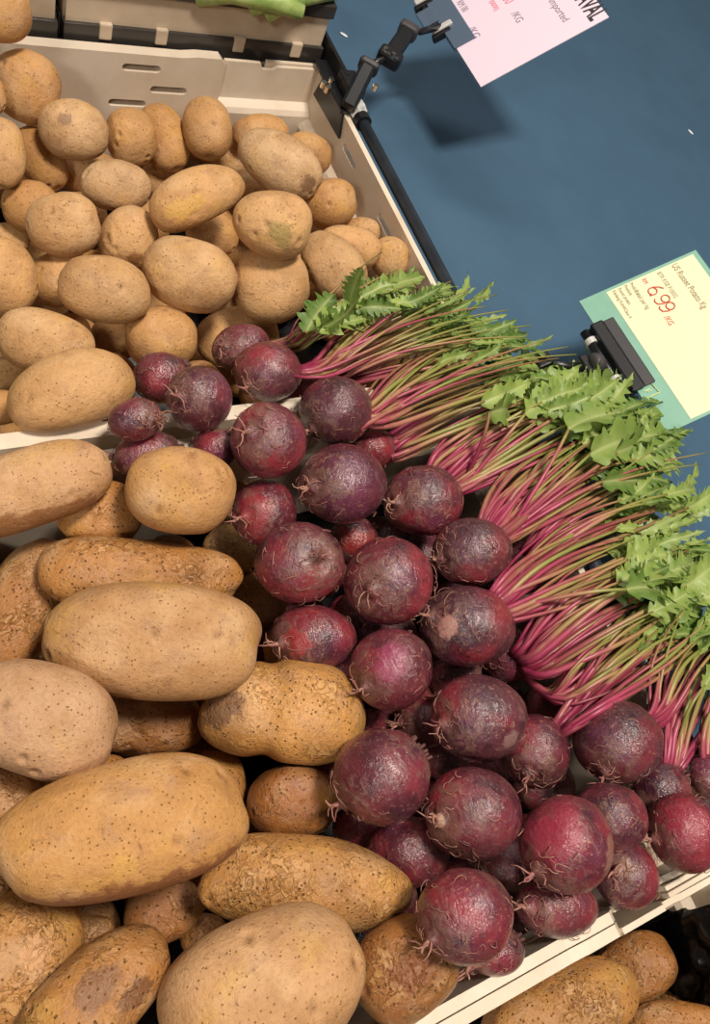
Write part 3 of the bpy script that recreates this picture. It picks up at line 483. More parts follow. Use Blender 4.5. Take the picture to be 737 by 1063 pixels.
BURIED = [
 ('y', [-0.5928, 0.0891, 0.0299], [-0.995, -0.096, 0.0], [0.0313, 0.022, 0.0209]),
 ('y', [-0.6775, 0.4324, 0.0278], [0.96, 0.281, 0.0], [0.0252, 0.0199, 0.0189]),
 ('y', [-0.3583, 0.3933, 0.0291], [-0.918, 0.397, 0.0], [0.0254, 0.0213, 0.0202]),
 ('y', [-0.4626, 0.0902, 0.0301], [-0.999, 0.044, 0.0], [0.0279, 0.0222, 0.0211]),
 ('y', [-0.6766, 0.3137, 0.0287], [0.727, -0.686, 0.0], [0.0251, 0.0208, 0.0197]),
 ('y', [-0.3922, 0.0877, 0.0302], [0.792, -0.611, 0.0], [0.0266, 0.0224, 0.0212]),
 ('y', [-0.5438, 0.1424, 0.0294], [-1.0, -0.021, 0.0], [0.0237, 0.0215, 0.0205]),
 ('y', [-0.5911, 0.3489, 0.0281], [0.091, 0.996, 0.0], [0.0287, 0.0202, 0.0192]),
 ('y', [-0.3611, 0.2184, 0.0264], [-0.675, 0.738, 0.0], [0.0265, 0.0184, 0.0175]),
 ('y', [-0.4295, 0.3079, 0.0305], [0.062, 0.998, 0.0], [0.03, 0.0227, 0.0215]),
 ('y', [-0.4176, 0.1498, 0.0293], [-0.714, 0.7, 0.0], [0.0291, 0.0215, 0.0204]),
 ('y', [-0.6943, 0.2252, 0.0306], [-0.817, 0.577, 0.0], [0.028, 0.0228, 0.0217]),
 ('y', [-0.5803, 0.4218, 0.029], [0.887, -0.461, 0.0], [0.0312, 0.0212, 0.0201]),
 ('y', [-0.6278, 0.1936, 0.0281], [1.0, 0.017, 0.0], [0.0227, 0.0202, 0.0192]),
 ('y', [-0.5368, 0.3133, 0.0305], [-0.993, 0.122, 0.0], [0.033, 0.0226, 0.0215]),
 ('y', [-0.5752, 0.2066, 0.027], [0.755, -0.656, 0.0], [0.0256, 0.0191, 0.0181]),
 ('y', [-0.5301, 0.3748, 0.0262], [-0.982, -0.187, 0.0], [0.0204, 0.0183, 0.0173]),
 ('y', [-0.4881, 0.3378, 0.0261], [-0.998, 0.059, 0.0], [0.0239, 0.0181, 0.0172]),
 ('y', [-0.483, 0.1593, 0.0285], [-0.999, 0.052, 0.0], [0.0273, 0.0206, 0.0196]),
 ('y', [-0.341, 0.3326, 0.0286], [0.362, 0.932, 0.0], [0.0284, 0.0208, 0.0197]),
 ('y', [-0.4553, 0.2531, 0.0272], [0.354, 0.935, 0.0], [0.0217, 0.0192, 0.0183]),
 ('y', [-0.4859, 0.4231, 0.0263], [-0.869, 0.495, 0.0], [0.0217, 0.0183, 0.0174]),
 ('y', [-0.5992, 0.156, 0.0278], [0.93, 0.368, 0.0], [0.0247, 0.0199, 0.0189]),
 ('y', [-0.6875, 0.1291, 0.0263], [-0.935, 0.355, 0.0], [0.0241, 0.0183, 0.0174]),
 ('y', [-0.3626, 0.1218, 0.0304], [-0.7, 0.714, 0.0], [0.0261, 0.0226, 0.0215]),
 ('y', [-0.6432, 0.354, 0.0303], [0.968, -0.25, 0.0], [0.0292, 0.0224, 0.0213]),
 ('r', [-0.2289, 0.1181, 0.0301], [0.734, -0.68, 0.0], [0.0321, 0.0223, 0.0212]),
 ('r', [-0.1632, 0.175, 0.0286], [0.411, -0.912, 0.0], [0.0285, 0.0207, 0.0197]),
 ('r', [-0.0917, 0.0415, 0.027], [0.961, -0.277, 0.0], [0.0325, 0.0191, 0.0181]),
 ('r', [-0.2547, 0.0219, 0.0314], [-0.7, 0.714, 0.0], [0.0306, 0.0236, 0.0224]),
 ('r', [-0.023, 0.192, 0.027], [0.928, 0.373, 0.0], [0.0234, 0.019, 0.0181]),
 ('r', [-0.1291, 0.1196, 0.0309], [-0.352, -0.936, 0.0], [0.0287, 0.0231, 0.0219]),
 ('r', [-0.0182, 0.109, 0.0295], [-0.043, -0.999, 0.0], [0.0339, 0.0217, 0.0206]),
 ('r', [-0.0244, 0.0438, 0.0286], [-0.869, -0.495, 0.0], [0.0315, 0.0207, 0.0196]),
 ('r', [-0.1479, 0.0446, 0.0278], [-0.457, 0.889, 0.0], [0.0274, 0.0199, 0.0189]),
 ('r', [-0.1165, 0.2071, 0.0282], [-0.918, -0.397, 0.0], [0.0342, 0.0204, 0.0193]),
 ('r', [-0.2231, 0.2181, 0.0285], [0.98, 0.197, 0.0], [0.0336, 0.0207, 0.0196]),
 ('r', [-0.1956, 0.052, 0.0281], [0.636, -0.772, 0.0], [0.0299, 0.0202, 0.0192]),
 ('r', [-0.0791, 0.1571, 0.0282], [-0.955, -0.296, 0.0], [0.0314, 0.0203, 0.0193]),
 ('r', [-0.0779, 0.0878, 0.0306], [0.999, -0.04, 0.0], [0.0288, 0.0228, 0.0216]),
 ('b', [-0.124, 0.4033, 0.0308], [-0.63, 0.776, 0.0], [0.0236, 0.023, 0.0218]),
 ('b', [-0.086, 0.316, 0.0288], [-0.953, -0.303, 0.0], [0.022, 0.021, 0.0199]),
 ('b', [0.0522, 0.3516, 0.0279], [0.999, 0.045, 0.0], [0.0207, 0.02, 0.019]),
 ('b', [-0.0094, 0.3969, 0.0324], [0.839, -0.544, 0.0], [0.0249, 0.0247, 0.0234]),
 ('b', [-0.2077, 0.2698, 0.0321], [0.964, -0.267, 0.0], [0.0255, 0.0244, 0.0232]),
 ('b', [0.0154, 0.3, 0.0327], [-0.835, 0.55, 0.0], [0.0253, 0.025, 0.0237]),
 ('b', [0.0714, 0.2647, 0.0317], [0.249, 0.968, 0.0], [0.0241, 0.0239, 0.0227]),
 ('b', [-0.1035, 0.3474, 0.0289], [0.886, 0.464, 0.0], [0.021, 0.021, 0.0199]),
 ('b', [-0.1777, 0.3718, 0.0304], [-0.374, 0.927, 0.0], [0.0234, 0.0225, 0.0214]),
 ('b', [-0.023, 0.3446, 0.0304], [0.466, 0.885, 0.0], [0.0232, 0.0226, 0.0214]),
 ('b', [-0.1701, 0.3114, 0.0283], [0.523, -0.853, 0.0], [0.0207, 0.0204, 0.0194]),
 ('b', [-0.0569, 0.2451, 0.0318], [-0.865, -0.501, 0.0], [0.0245, 0.024, 0.0228]),
 ('b', [-0.0582, 0.4199, 0.0281], [-0.665, -0.746, 0.0], [0.0208, 0.0202, 0.0192]),
 ('b', [0.0418, 0.4163, 0.0288], [0.509, -0.861, 0.0], [0.021, 0.0209, 0.0199]),
 ('b', [-0.2207, 0.4012, 0.0303], [0.133, -0.991, 0.0], [0.0235, 0.0225, 0.0214]),
 ('b', [-0.1685, 0.4029, 0.0312], [-0.611, -0.792, 0.0], [0.0242, 0.0234, 0.0222]),
 ('b', [-0.1285, 0.2679, 0.0331], [0.041, 0.999, 0.0], [0.0266, 0.0254, 0.0241]),
 ('b', [0.0167, 0.2316, 0.0317], [-0.703, 0.711, 0.0], [0.0249, 0.0239, 0.0227]),
 ('b', [-0.0593, 0.3652, 0.0298], [0.995, -0.101, 0.0], [0.0221, 0.022, 0.0209]),
 ('b', [-0.1712, 0.2236, 0.0281], [-0.925, -0.38, 0.0], [0.0208, 0.0202, 0.0192]),
 ('b', [0.0718, 0.3863, 0.0286], [-0.244, -0.97, 0.0], [0.0212, 0.0207, 0.0197]),
 ('b', [-0.2273, 0.3252, 0.0314], [0.25, -0.968, 0.0], [0.0247, 0.0236, 0.0224]),
 ('b', [0.0763, 0.3341, 0.0295], [-0.172, 0.985, 0.0], [0.0223, 0.0217, 0.0206]),
 ('b', [-0.1768, 0.268, 0.0299], [-0.728, -0.686, 0.0], [0.0223, 0.0221, 0.021]),
 ('b', [-0.1202, 0.3118, 0.0292], [0.304, 0.953, 0.0], [0.0215, 0.0213, 0.0203]),
 ('b', [-0.041, 0.2921, 0.0336], [-1.0, 0.025, 0.0], [0.0259, 0.0258, 0.0245]),
 ('y', [-0.5666, 0.4225, 0.075], [0.774, 0.634, 0.0], [0.0261, 0.0225, 0.0214]),
 ('y', [-0.3528, 0.1241, 0.075], [-0.027, 1.0, 0.0], [0.0235, 0.0207, 0.0197]),
 ('y', [-0.5855, 0.2402, 0.075], [-0.969, -0.246, 0.0], [0.0241, 0.0194, 0.0184]),
 ('y', [-0.6976, 0.3391, 0.075], [0.26, 0.966, 0.0], [0.0308, 0.0211, 0.02]),
 ('y', [-0.653, 0.1418, 0.075], [0.182, 0.983, 0.0], [0.0238, 0.0192, 0.0183]),
 ('y', [-0.7013, 0.1782, 0.075], [-0.005, -1.0, 0.0], [0.022, 0.0197, 0.0187]),
 ('y', [-0.3933, 0.3994, 0.075], [0.896, -0.443, 0.0], [0.0224, 0.0194, 0.0184]),
 ('y', [-0.5083, 0.0921, 0.075], [-0.995, -0.097, 0.0], [0.0238, 0.0204, 0.0194]),
 ('y', [-0.4483, 0.0878, 0.075], [-0.993, 0.122, 0.0], [0.0244, 0.0217, 0.0206]),
 ('y', [-0.4533, 0.1365, 0.075], [-0.776, 0.631, 0.0], [0.0266, 0.0182, 0.0173]),
 ('y', [-0.3591, 0.3531, 0.075], [0.642, 0.767, 0.0], [0.0291, 0.0201, 0.0191]),
 ('y', [-0.5097, 0.3292, 0.075], [-0.919, -0.393, 0.0], [0.0276, 0.0197, 0.0187]),
 ('y', [-0.5224, 0.1836, 0.075], [-0.641, -0.768, 0.0], [0.0286, 0.0194, 0.0185]),
 ('y', [-0.5932, 0.1795, 0.075], [-0.012, -1.0, 0.0], [0.025, 0.0217, 0.0206]),
 ('y', [-0.3883, 0.2336, 0.075], [-0.994, 0.113, 0.0], [0.0271, 0.0209, 0.0199]),
 ('y', [-0.347, 0.1859, 0.075], [0.361, 0.933, 0.0], [0.0254, 0.0212, 0.0201]),
 ('y', [-0.5817, 0.3093, 0.075], [0.928, 0.372, 0.0], [0.0227, 0.019, 0.018]),
 ('y', [-0.5039, 0.2806, 0.075], [0.68, -0.733, 0.0], [0.0248, 0.0194, 0.0185]),
 ('y', [-0.4053, 0.157, 0.075], [-0.666, 0.746, 0.0], [0.0288, 0.0225, 0.0214]),
 ('y', [-0.6653, 0.4256, 0.075], [-0.985, -0.175, 0.0], [0.0252, 0.0205, 0.0194]),
 ('y', [-0.4846, 0.3938, 0.075], [-0.626, 0.78, 0.0], [0.0253, 0.0225, 0.0213]),
 ('y', [-0.3706, 0.2906, 0.075], [-0.888, -0.46, 0.0], [0.0276, 0.0214, 0.0204]),
 ('y', [-0.6468, 0.093, 0.075], [-1.0, 0.025, 0.0], [0.0272, 0.0201, 0.0191]),
 ('y', [-0.6263, 0.3829, 0.075], [-0.184, -0.983, 0.0], [0.0269, 0.0186, 0.0177]),
 ('y', [-0.3679, 0.4375, 0.075], [-1.0, 0.009, 0.0], [0.0272, 0.0226, 0.0214]),
 ('y', [-0.6925, 0.2749, 0.075], [0.752, 0.659, 0.0], [0.0311, 0.022, 0.0209]),
 ('r', [-0.2458, 0.1134, 0.075], [0.945, 0.328, 0.0], [0.033, 0.0196, 0.0187]),
 ('r', [-0.1458, 0.0286, 0.075], [0.877, 0.48, 0.0], [0.0323, 0.0221, 0.021]),
 ('r', [-0.0791, 0.0693, 0.075], [-0.946, 0.325, 0.0], [0.0329, 0.0214, 0.0204]),
 ('r', [-0.1343, 0.1742, 0.075], [0.564, 0.826, 0.0], [0.0286, 0.0215, 0.0204]),
 ('r', [-0.059, 0.1408, 0.075], [0.906, -0.423, 0.0], [0.0362, 0.0219, 0.0208]),
 ('r', [-0.0018, 0.1608, 0.075], [0.283, 0.959, 0.0], [0.0253, 0.0191, 0.0181]),
 ('r', [-0.2313, 0.1594, 0.075], [0.906, -0.423, 0.0], [0.0248, 0.0196, 0.0187]),
 ('r', [-0.259, 0.0144, 0.075], [0.98, 0.198, 0.0], [0.0247, 0.0193, 0.0184]),
 ('r', [-0.1385, 0.2304, 0.075], [-0.997, -0.076, 0.0], [0.0277, 0.02, 0.019]),
 ('r', [-0.1906, 0.1117, 0.075], [0.297, -0.955, 0.0], [0.024, 0.0195, 0.0185]),
 ('r', [-0.2021, -0.0042, 0.075], [-0.954, -0.301, 0.0], [0.0265, 0.0216, 0.0205]),
 ('r', [-0.278, 0.2204, 0.075], [-0.234, 0.972, 0.0], [0.0263, 0.0193, 0.0183]),
 ('r', [-0.1817, 0.1669, 0.075], [-0.171, -0.985, 0.0], [0.0232, 0.0192, 0.0182]),
 ('r', [-0.0649, 0.0089, 0.075], [0.821, -0.571, 0.0], [0.0339, 0.0208, 0.0198]),
 ('b', [0.0139, 0.391, 0.075], [-0.6, -0.8, 0.0], [0.0251, 0.0243, 0.023]),
 ('b', [-0.0841, 0.3009, 0.075], [0.848, 0.53, 0.0], [0.0258, 0.0258, 0.0245]),
 ('b', [-0.0598, 0.2648, 0.075], [-0.997, 0.072, 0.0], [0.0256, 0.0247, 0.0234]),
 ('b', [-0.145, 0.3845, 0.075], [0.791, 0.611, 0.0], [0.0223, 0.0217, 0.0206]),
 ('b', [0.0382, 0.231, 0.075], [-0.641, 0.767, 0.0], [0.0259, 0.0248, 0.0235]),
 ('b', [-0.0159, 0.3499, 0.075], [0.623, 0.782, 0.0], [0.0211, 0.0211, 0.02]),
 ('b', [-0.1329, 0.3178, 0.075], [0.56, -0.828, 0.0], [0.0206, 0.0203, 0.0192]),
 ('b', [0.0012, 0.3078, 0.075], [-0.898, -0.44, 0.0], [0.0253, 0.0249, 0.0237]),
 ('b', [-0.0528, 0.3651, 0.075], [0.99, -0.14, 0.0], [0.0267, 0.0255, 0.0242]),
 ('b', [-0.2149, 0.3431, 0.075], [0.982, 0.191, 0.0], [0.0211, 0.0208, 0.0197]),
 ('b', [-0.0335, 0.4264, 0.075], [0.991, -0.13, 0.0], [0.0256, 0.0252, 0.024]),
 ('b', [0.0605, 0.2922, 0.075], [0.591, 0.807, 0.0], [0.0246, 0.0238, 0.0226]),
 ('b', [-0.225, 0.4017, 0.075], [-0.338, -0.941, 0.0], [0.0233, 0.0225, 0.0213]),
 ('b', [0.0203, 0.2558, 0.075], [0.103, -0.995, 0.0], [0.023, 0.0221, 0.021]),
 ('b', [-0.204, 0.2761, 0.075], [-0.913, 0.408, 0.0], [0.0241, 0.0241, 0.0229]),
 ('b', [0.0502, 0.3587, 0.075], [-0.394, -0.919, 0.0], [0.0239, 0.0233, 0.0221]),
 ('b', [0.0551, 0.4205, 0.075], [-0.787, 0.617, 0.0], [0.0218, 0.0215, 0.0204]),
 ('b', [-0.1078, 0.4007, 0.075], [-0.698, -0.716, 0.0], [0.0243, 0.0241, 0.0228]),
 ('b', [-0.1078, 0.3647, 0.075], [0.474, 0.881, 0.0], [0.0266, 0.0256, 0.0243]),
 ('b', [0.0763, 0.3173, 0.075], [-0.285, -0.959, 0.0], [0.0227, 0.0222, 0.0211]),
 ('b', [-0.1726, 0.4178, 0.075], [-0.997, -0.074, 0.0], [0.0228, 0.0218, 0.0207]),
 ('b', [-0.1761, 0.3274, 0.075], [-0.1, 0.995, 0.0], [0.0212, 0.0211, 0.02]),
 ('b', [-0.1912, 0.3742, 0.075], [1.0, 0.019, 0.0], [0.0223, 0.0223, 0.0212]),
 ('b', [-0.0547, 0.2276, 0.075], [0.178, 0.984, 0.0], [0.0209, 0.0204, 0.0194]),
 ('b', [-0.0889, 0.248, 0.075], [0.695, -0.719, 0.0], [0.0207, 0.0206, 0.0196]),
 ('r', [0.3265, 0.2584, 0.0328], [-0.225, -0.974, 0.0], [0.0389, 0.0251, 0.0238]),
 ('r', [0.243, 0.2646, 0.0317], [-0.721, 0.693, 0.0], [0.0339, 0.0239, 0.0227]),
 ('r', [0.2022, 0.3111, 0.0329], [-0.875, -0.484, 0.0], [0.0352, 0.0251, 0.0239]),
 ('r', [0.3267, 0.3491, 0.0326], [0.633, -0.774, 0.0], [0.0372, 0.0249, 0.0236]),
 ('r', [0.2119, 0.3845, 0.0335], [0.771, -0.637, 0.0], [0.042, 0.0257, 0.0244]),
 ('r', [0.1718, 0.2393, 0.0321], [0.722, -0.691, 0.0], [0.0384, 0.0243, 0.0231]),
 ('r', [0.148, 0.3671, 0.0319], [-0.439, -0.898, 0.0], [0.0314, 0.0241, 0.0229]),
 ('r', [0.3494, 0.4117, 0.0329], [0.939, 0.345, 0.0], [0.0389, 0.0251, 0.0239]),
]
# ================================================================ large structure
SHELF = .08
countertop = MB().box((-1.7, -.6, -.035), (.95, 2.1, 0)).build('countertop', 'deck')
tag(countertop, 'dark countertop under the cream crates', 'counter')
shelf = MB().box((-1.7, .489, 0), (.95, 2.1, SHELF), bev=.002).build('back_shelf', 'blue')
tag(shelf, 'large matt blue shelf behind the crates, below both price cards', 'shelf')

RIM = .150
def crate(x0, x1, y0, y1, label, slots, tl=.012, tr=.012):
    t = tag(empty('vegetable_crate', ((x0 + x1) / 2, (y0 + y1) / 2, 0)), label, 'crate', 'cream plastic crates')
    off = Matrix.Translation(-Vector(t.location))
    def put(mb, name): return mb.build(name, 'crate', t, mw=off)
    put(MB().box((x0 + .002, y0 + .002, 0), (x1 - .002, y1 - .002, .006), bev=.001), 'base')
    pk = .113                                             # length of the corner pockets
    for s, xo in ((1, x0), (-1, x1)):
        # long wall with three staggered hand slots, thinner pockets at both corners
        holes = []
        yc = (y0 + y1) / 2
        for (yy, zz, w) in slots:
            holes.append(slot(yy, zz, w, .0078))
            holes.append(slot(2 * yc - yy, zz, w, .0078))
        ya, yb = y0 + pk, y1 - pk
        out = [(ya, .004), (yb, .004), (yb, RIM - .004), (yb - .006, RIM + .002), (yb - .03, RIM + .002), (yb - .045, RIM), (ya + .045, RIM), (ya + .03, RIM + .002), (ya + .006, RIM + .002), (ya, RIM - .004)]
        m = MB()
        th = tl if s > 0 else tr
        O = (x0, 0, 0) if s > 0 else (x1 - th, 0, 0)
        m.plate(out, holes, th, O, (0, 1, 0), (0, 0, 1))
        put(m, 'side_panel')
        for (ca, cb) in ((yb, y1 - .004), (ya, y0 + .004)):
            sg = 1 if cb > ca else -1
            pts = [(ca, .004), (cb, .004), (cb, RIM - .008), (cb - sg * .006, RIM - .003), (cb - sg * .050, RIM - .004), (cb - sg * .055, RIM - .0075), (cb - sg * .066, RIM - .0075), (cb - sg * .070, RIM - .001), (ca, RIM - .001)]
            if sg < 0: pts = pts[::-1]
            m = MB()
            O = (x0 + .0045, 0, 0) if s > 0 else (x1 - .0085, 0, 0)
            m.plate(pts, [], .004, O, (0, 1, 0), (0, 0, 1))
            # outer lip
            a, b = sorted((cb, cb - sg * .062))
            xa = x0 if s > 0 else x1 - .0035
            m.box((xa, a, RIM - .016), (xa + .0035, b, RIM - .001), bev=.0008)
            put(m, 'corner_panel')
            # sloped ledge below the pocket
            a, b = sorted((ca, cb))
            xi = (x0 + .008) if s > 0 else (x1 - .008)
            prof = [(xi, .006), (xi + s * .012, .006), (xi + s * .012, .098), (xi + s * .009, .103), (xi, .108)]
            m = MB(); k0 = len(m.v)
            for yy in (a, b):
                for p in prof: m.v.append((p[0], yy, p[1]))
            n = len(prof)
            for i in range(n): m.f.append((i, (i + 1) % n, n + (i + 1) % n, n + i))
            m.f.append(tuple(range(n))); m.f.append(tuple(range(n, 2 * n)))
            put(m, 'corner_ledge')
    for s, ye in ((1, y1), (-1, y0)):
        holes = [slot(x0 + (x1 - x0) * q, .128, .034, .0075) for q in (.27, .5, .73)]
        out = [(x0 + .004, .094), (x1 - .004, .094), (x1 - .004, RIM - .004), (x1 - .01, RIM), (x0 + .01, RIM), (x0 + .004, RIM - .004)]
        m = MB()
        O = (0, ye, 0) if s > 0 else (0, ye + .006, 0)
        m.plate(out, holes, .006, O, (1, 0, 0), (0, 0, 1))
        yi = ye; 
        prof = [(ye, .004), (ye - s * .016, .004), (ye - s * .016, .086), (ye - s * .013, .091), (ye - s * .006, .096), (ye, .096)]
        n = len(prof); k = len(m.v)
        for xx in (x0 + .009, x1 - .009):
            for p in prof: m.v.append((xx, p[0], p[1]))
        for i in range(n): m.f.append((k + i, k + (i + 1) % n, k + n + (i + 1) % n, k + n + i))
        m.f.append(tuple(range(k, k + n))); m.f.append(tuple(range(k + n, k + 2 * n)))
        put(m, 'end_panel')
    return t
YB = .464
SLOTS = [(.2665, .1357, .038), (.297, .1137, .038), (.257, .0966, .038)]
crate(-.737, -.309, -.14, YB, 'cream plastic crate with slotted wall, full of small golden potatoes', SLOTS)
crate(-.298, .1055, -.14, YB, 'middle cream crate heaped with big baking potatoes and beetroots', SLOTS, .011, .0068)
crate(.1064, .52, -.14, YB, 'cream crate of baking potatoes and black film at the lower corner of the picture', SLOTS, .0074, .012)

def grey_crate(y0, y1, label):
    x1, x0 = -.745, -1.15; top = .2085
    t = tag(empty('grey_crate', ((x0 + x1) / 2, (y0 + y1) / 2, 0)), label, 'crate', 'smoky grey plastic crates')
    off = Matrix.Translation(-Vector(t.location))
    MB().box((x0 + .004, y0 + .004, 0), (x1 - .004, y1 - .004, .006)).build('base', 'smokedark', t, mw=off)
    for nm, lo, hi in (('side_panel', (x1 - .006, y0 + .002, .004), (x1 - .001, y1 - .002, top - .006)), ('side_panel', (x0 + .001, y0 + .002, .004), (x0 + .006, y1 - .002, top - .006)),
                       ('end_panel', (x0 + .006, y1 - .006, .004), (x1 - .006, y1 - .001, top - .006)), ('end_panel', (x0 + .006, y0 + .001, .004), (x1 - .006, y0 + .006, top - .006))):
        MB().box(lo, hi, bev=.001).build(nm, 'smoke', t, mw=off)
    for (a, b) in ((top - .014, top), (.142, .163)):                        # dark rim and lower band
        m = MB()
        m.box((x1 - .010, y0, a), (x1 + .003, y1, b), bev=.0012); m.box((x0 - .002, y0, a), (x0 + .010, y1, b), bev=.0012)
        m.box((x0 + .010, y1 - .010, a), (x1 - .010, y1 + .002, b), bev=.0012); m.box((x0 + .010, y0 - .002, a), (x1 - .010, y0 + .010, b), bev=.0012)
        m.build('rim' if b == top else 'lower_band', 'smokedark', t, mw=off)
    for f in (.12, .32, .62, .86):
        yy = y0 + (y1 - y0) * f; MB().box((x1 - .001, yy, .150), (x1 + .0045, yy + .012, .166), bev=.0015).build('foot_rib', 'smoke', t, mw=off)
    return t
grey_crate(.196, YB, 'smoky grey crate of pale greens behind the slotted cream crate')
grey_crate(-.08, .191, 'smoky grey crate behind the golden potato at the corner of the heap')

# ---------------------------------------------------------------- rail with its bracket
rail = MB().tube([(-.655, .4735, .1525), (.55, .4735, .1525)], .0062, 14).build('display_rail', 'rod', smooth=True)
tag(rail, 'dark round rail running along the back rims of the cream crates', 'rail')
br = tag(empty('rail_bracket', (-.69, .468, .15)), 'black clamp bracket gripping the crate corner at the end of the rail', 'bracket')
off = Matrix.Translation(-Vector(br.location))
m = MB(); pk = lambda px, py: (lambda q: (q[0], q[2]))(at_y(px, py, .4555))
tri = [pk(326, 98), pk(336, 80), pk(346, 93), pk(356, 118), pk(352, 144)]
tri = tri if sum(tri[i][0] * tri[(i + 1) % 5][1] - tri[(i + 1) % 5][0] * tri[i][1] for i in range(5)) > 0 else tri[::-1]
m.plate(tri, [], .0025, (0, .457, 0), (1, 0, 0), (0, 0, 1)); m.build('clamp_plate', 'black', br, mw=off)
MB().box((-.735, .452, .1515), (-.655, .474, .1555), bev=.0008).build('bridge', 'black', br, mw=off)
MB().box((-.760, .466, .118), (-.690, .4705, .172), bev=.001).build('back_plate', 'black', br, mw=off)
MB().box((-.700, .462, .1555), (-.668, .482, .171), bev=.002).build('rail_socket', 'black', br, mw=off)
for q in ((336, 87), (340, 92), (344, 84)):
    c = at(*q, .158); MB().tube([c - [0, 0, .004], c + [0, 0, .0025]], .0032, 10).build('screw', 'chrome', br, mw=off)
m = MB().tube([(-.668, .4735, .1535), (-.6585, .4735, .1535), (-.6485, .4735, .1535)], [.0098, .0105, .0092], 6); m.build('nut', 'silver', br, mw=off)
m = MB().tube([(-.649, .4735, .1530), (-.640, .4735, .1530)], .0090, 14); m.build('collar', 'black', br, mw=off)

# ---------------------------------------------------------------- price signs, each held by its own arm
class Sign:
    def __init__(s, px, z, tau, xdir=(1, 0)):
        s.O = at(*px, z); t = math.radians(tau)
        e = np.array([xdir[0], xdir[1], 0.0]); e /= np.linalg.norm(e)
        g0 = np.array([-e[1], e[0], 0.0])
        s.e = e; s.g = g0 * math.cos(t) + np.array([0, 0, math.sin(t)]); s.n = np.cross(s.e, s.g)
    def loc(s, px, py):
        r = ray(px, py); p = CAM + r * ((s.n @ (s.O - CAM)) / (s.n @ r)) - s.O
        return np.array([p @ s.e, p @ s.g])
    def mw(s): return Matrix(((s.e[0], s.g[0], s.n[0], s.O[0]), (s.e[1], s.g[1], s.n[1], s.O[1]), (s.e[2], s.g[2], s.n[2], s.O[2]), (0, 0, 0, 1)))
    def p(s, a, b, c=0): return s.O + s.e * a + s.g * b + s.n * c
def text(body, parent, a, b, size, mat, bold=0.0, sx=1.0, rot=0.0, h=.0012, align='LEFT'):
    d = bpy.data.curves.new('lettering', 'FONT'); d.body = body; d.size = size; d.extrude = .00012; d.offset = bold; d.align_x = align
    tmp = bpy.data.objects.new('lettering', d); COL.objects.link(tmp)
    dg = bpy.context.evaluated_depsgraph_get(); me = bpy.data.meshes.new_from_object(tmp.evaluated_get(dg)); bpy.data.objects.remove(tmp)
    me.materials.clear(); o = bpy.data.objects.new('lettering', me); COL.objects.link(o); me.materials.append(MAT[mat])
    o.parent = parent; o.matrix_local = Matrix.Translation((a, b, h)) @ Matrix.Rotation(rot, 4, 'Z') @ Matrix.Diagonal((sx, 1, 1, 1))
    return o
def strokes(lines, parent, mat, r, h=.0013):
    m = MB()
    for ln in lines:
        m.tube([(p[0], p[1], h) for p in ln], r, 6)
    return m.build('handwriting', mat, parent, smooth=True)

# green-edged sign
S = Sign((601, 313), .19, 26, (1, .06))
w = S.loc(696, 448.5)[0]; hgt = .125
gs = tag(empty('price_sign'), 'teal card with pale yellow price sheet reading 6.99 in red', 'price sign'); gs.matrix_world = S.mw()
MB().plate([(0, 0), (w, 0), (w, hgt), (0, hgt)], [], .0012, (0, 0, -.0006), (1, 0, 0), (0, 1, 0)).build('card', 'teal', gs)
a0 = S.loc(629, 304); a1 = S.loc(714, 264); a2 = S.loc(711, 438)
MB().plate([(a0[0], a0[1]), (a2[0], a0[1]), (a2[0], hgt - .005), (a0[0], hgt - .005)], [], .0003, (0, 0, .0006), (1, 0, 0), (0, 1, 0)).build('paper_sheet', 'paper', gs)
def put(body, px, size, mat, **k):
    q = S.loc(*px); return text(body, gs, q[0], q[1], size, mat, **k)
put('US Russet Potato Kg', (696.5, 276), .0088, 'brownink', sx=.72, bold=.0001)
put('BTR KGE F10032', (681.5, 284), .0060, 'brownink', sx=.72)
put('RM', (665.5, 291), .0062, 'redink', sx=.7)
put('/KG', (688.5, 330), .0078, 'redink', sx=.8)
put('Retail per kg', (658, 303), .0060, 'brownink', sx=.72)
for i, (px, bd) in enumerate((((635, 303), 'Kentang Russet'), ((641, 300.5), 'Russet potato'), ((647, 297.5), 'Produce'), ((653, 295), 'Product U'))):
    put(bd, px, .0050, 'brownink', sx=.7)
put('Class A', (647, 322), .0046, 'brownink', sx=.8)
def arc(cx, cy, rx, ry, a, b, n=14): return [(cx + rx * math.cos(math.radians(a + (b - a) * i / n)), cy + ry * math.sin(math.radians(a + (b - a) * i / n))) for i in range(n + 1)]
def digit(ch, q, sz):
    if ch == '6': L = [[(q[0] + sz * .42, q[1] + sz * .98), (q[0] + sz * .2, q[1] + sz * .75), (q[0] + sz * .06, q[1] + sz * .45)] + arc(q[0] + sz * .30, q[1] + sz * .27, sz * .26, sz * .27, 160, 500)]
    else: L = [arc(q[0] + sz * .30, q[1] + sz * .70, sz * .26, sz * .27, 10, 380) + [(q[0] + sz * .55, q[1] + sz * .4), (q[0] + sz * .42, q[1] + sz * .08), (q[0] + sz * .18, q[1] + sz * .0), (q[0] + sz * .04, q[1] + sz * .1)]]
    return L
for ch, px in (('6', (670.5, 301)), ('9', (677.5, 311.5)), ('9', (682.5, 319))):
    strokes(digit(ch, S.loc(*px), 0.0150), gs, 'redink', .0006)
q = S.loc(674.6, 307.6); strokes([[(q[0] - .0008, q[1] + .0006), (q[0] + .0008, q[1] + .0006)]], gs, 'redink', .0009)
q0, q1, q2 = S.loc(664, 417), S.loc(684, 408), S.loc(676, 399)
strokes([[q0, q1, q2]], gs, 'paleink', .0006)
text('F', gs, *S.loc(668, 406), .008, 'paleink')
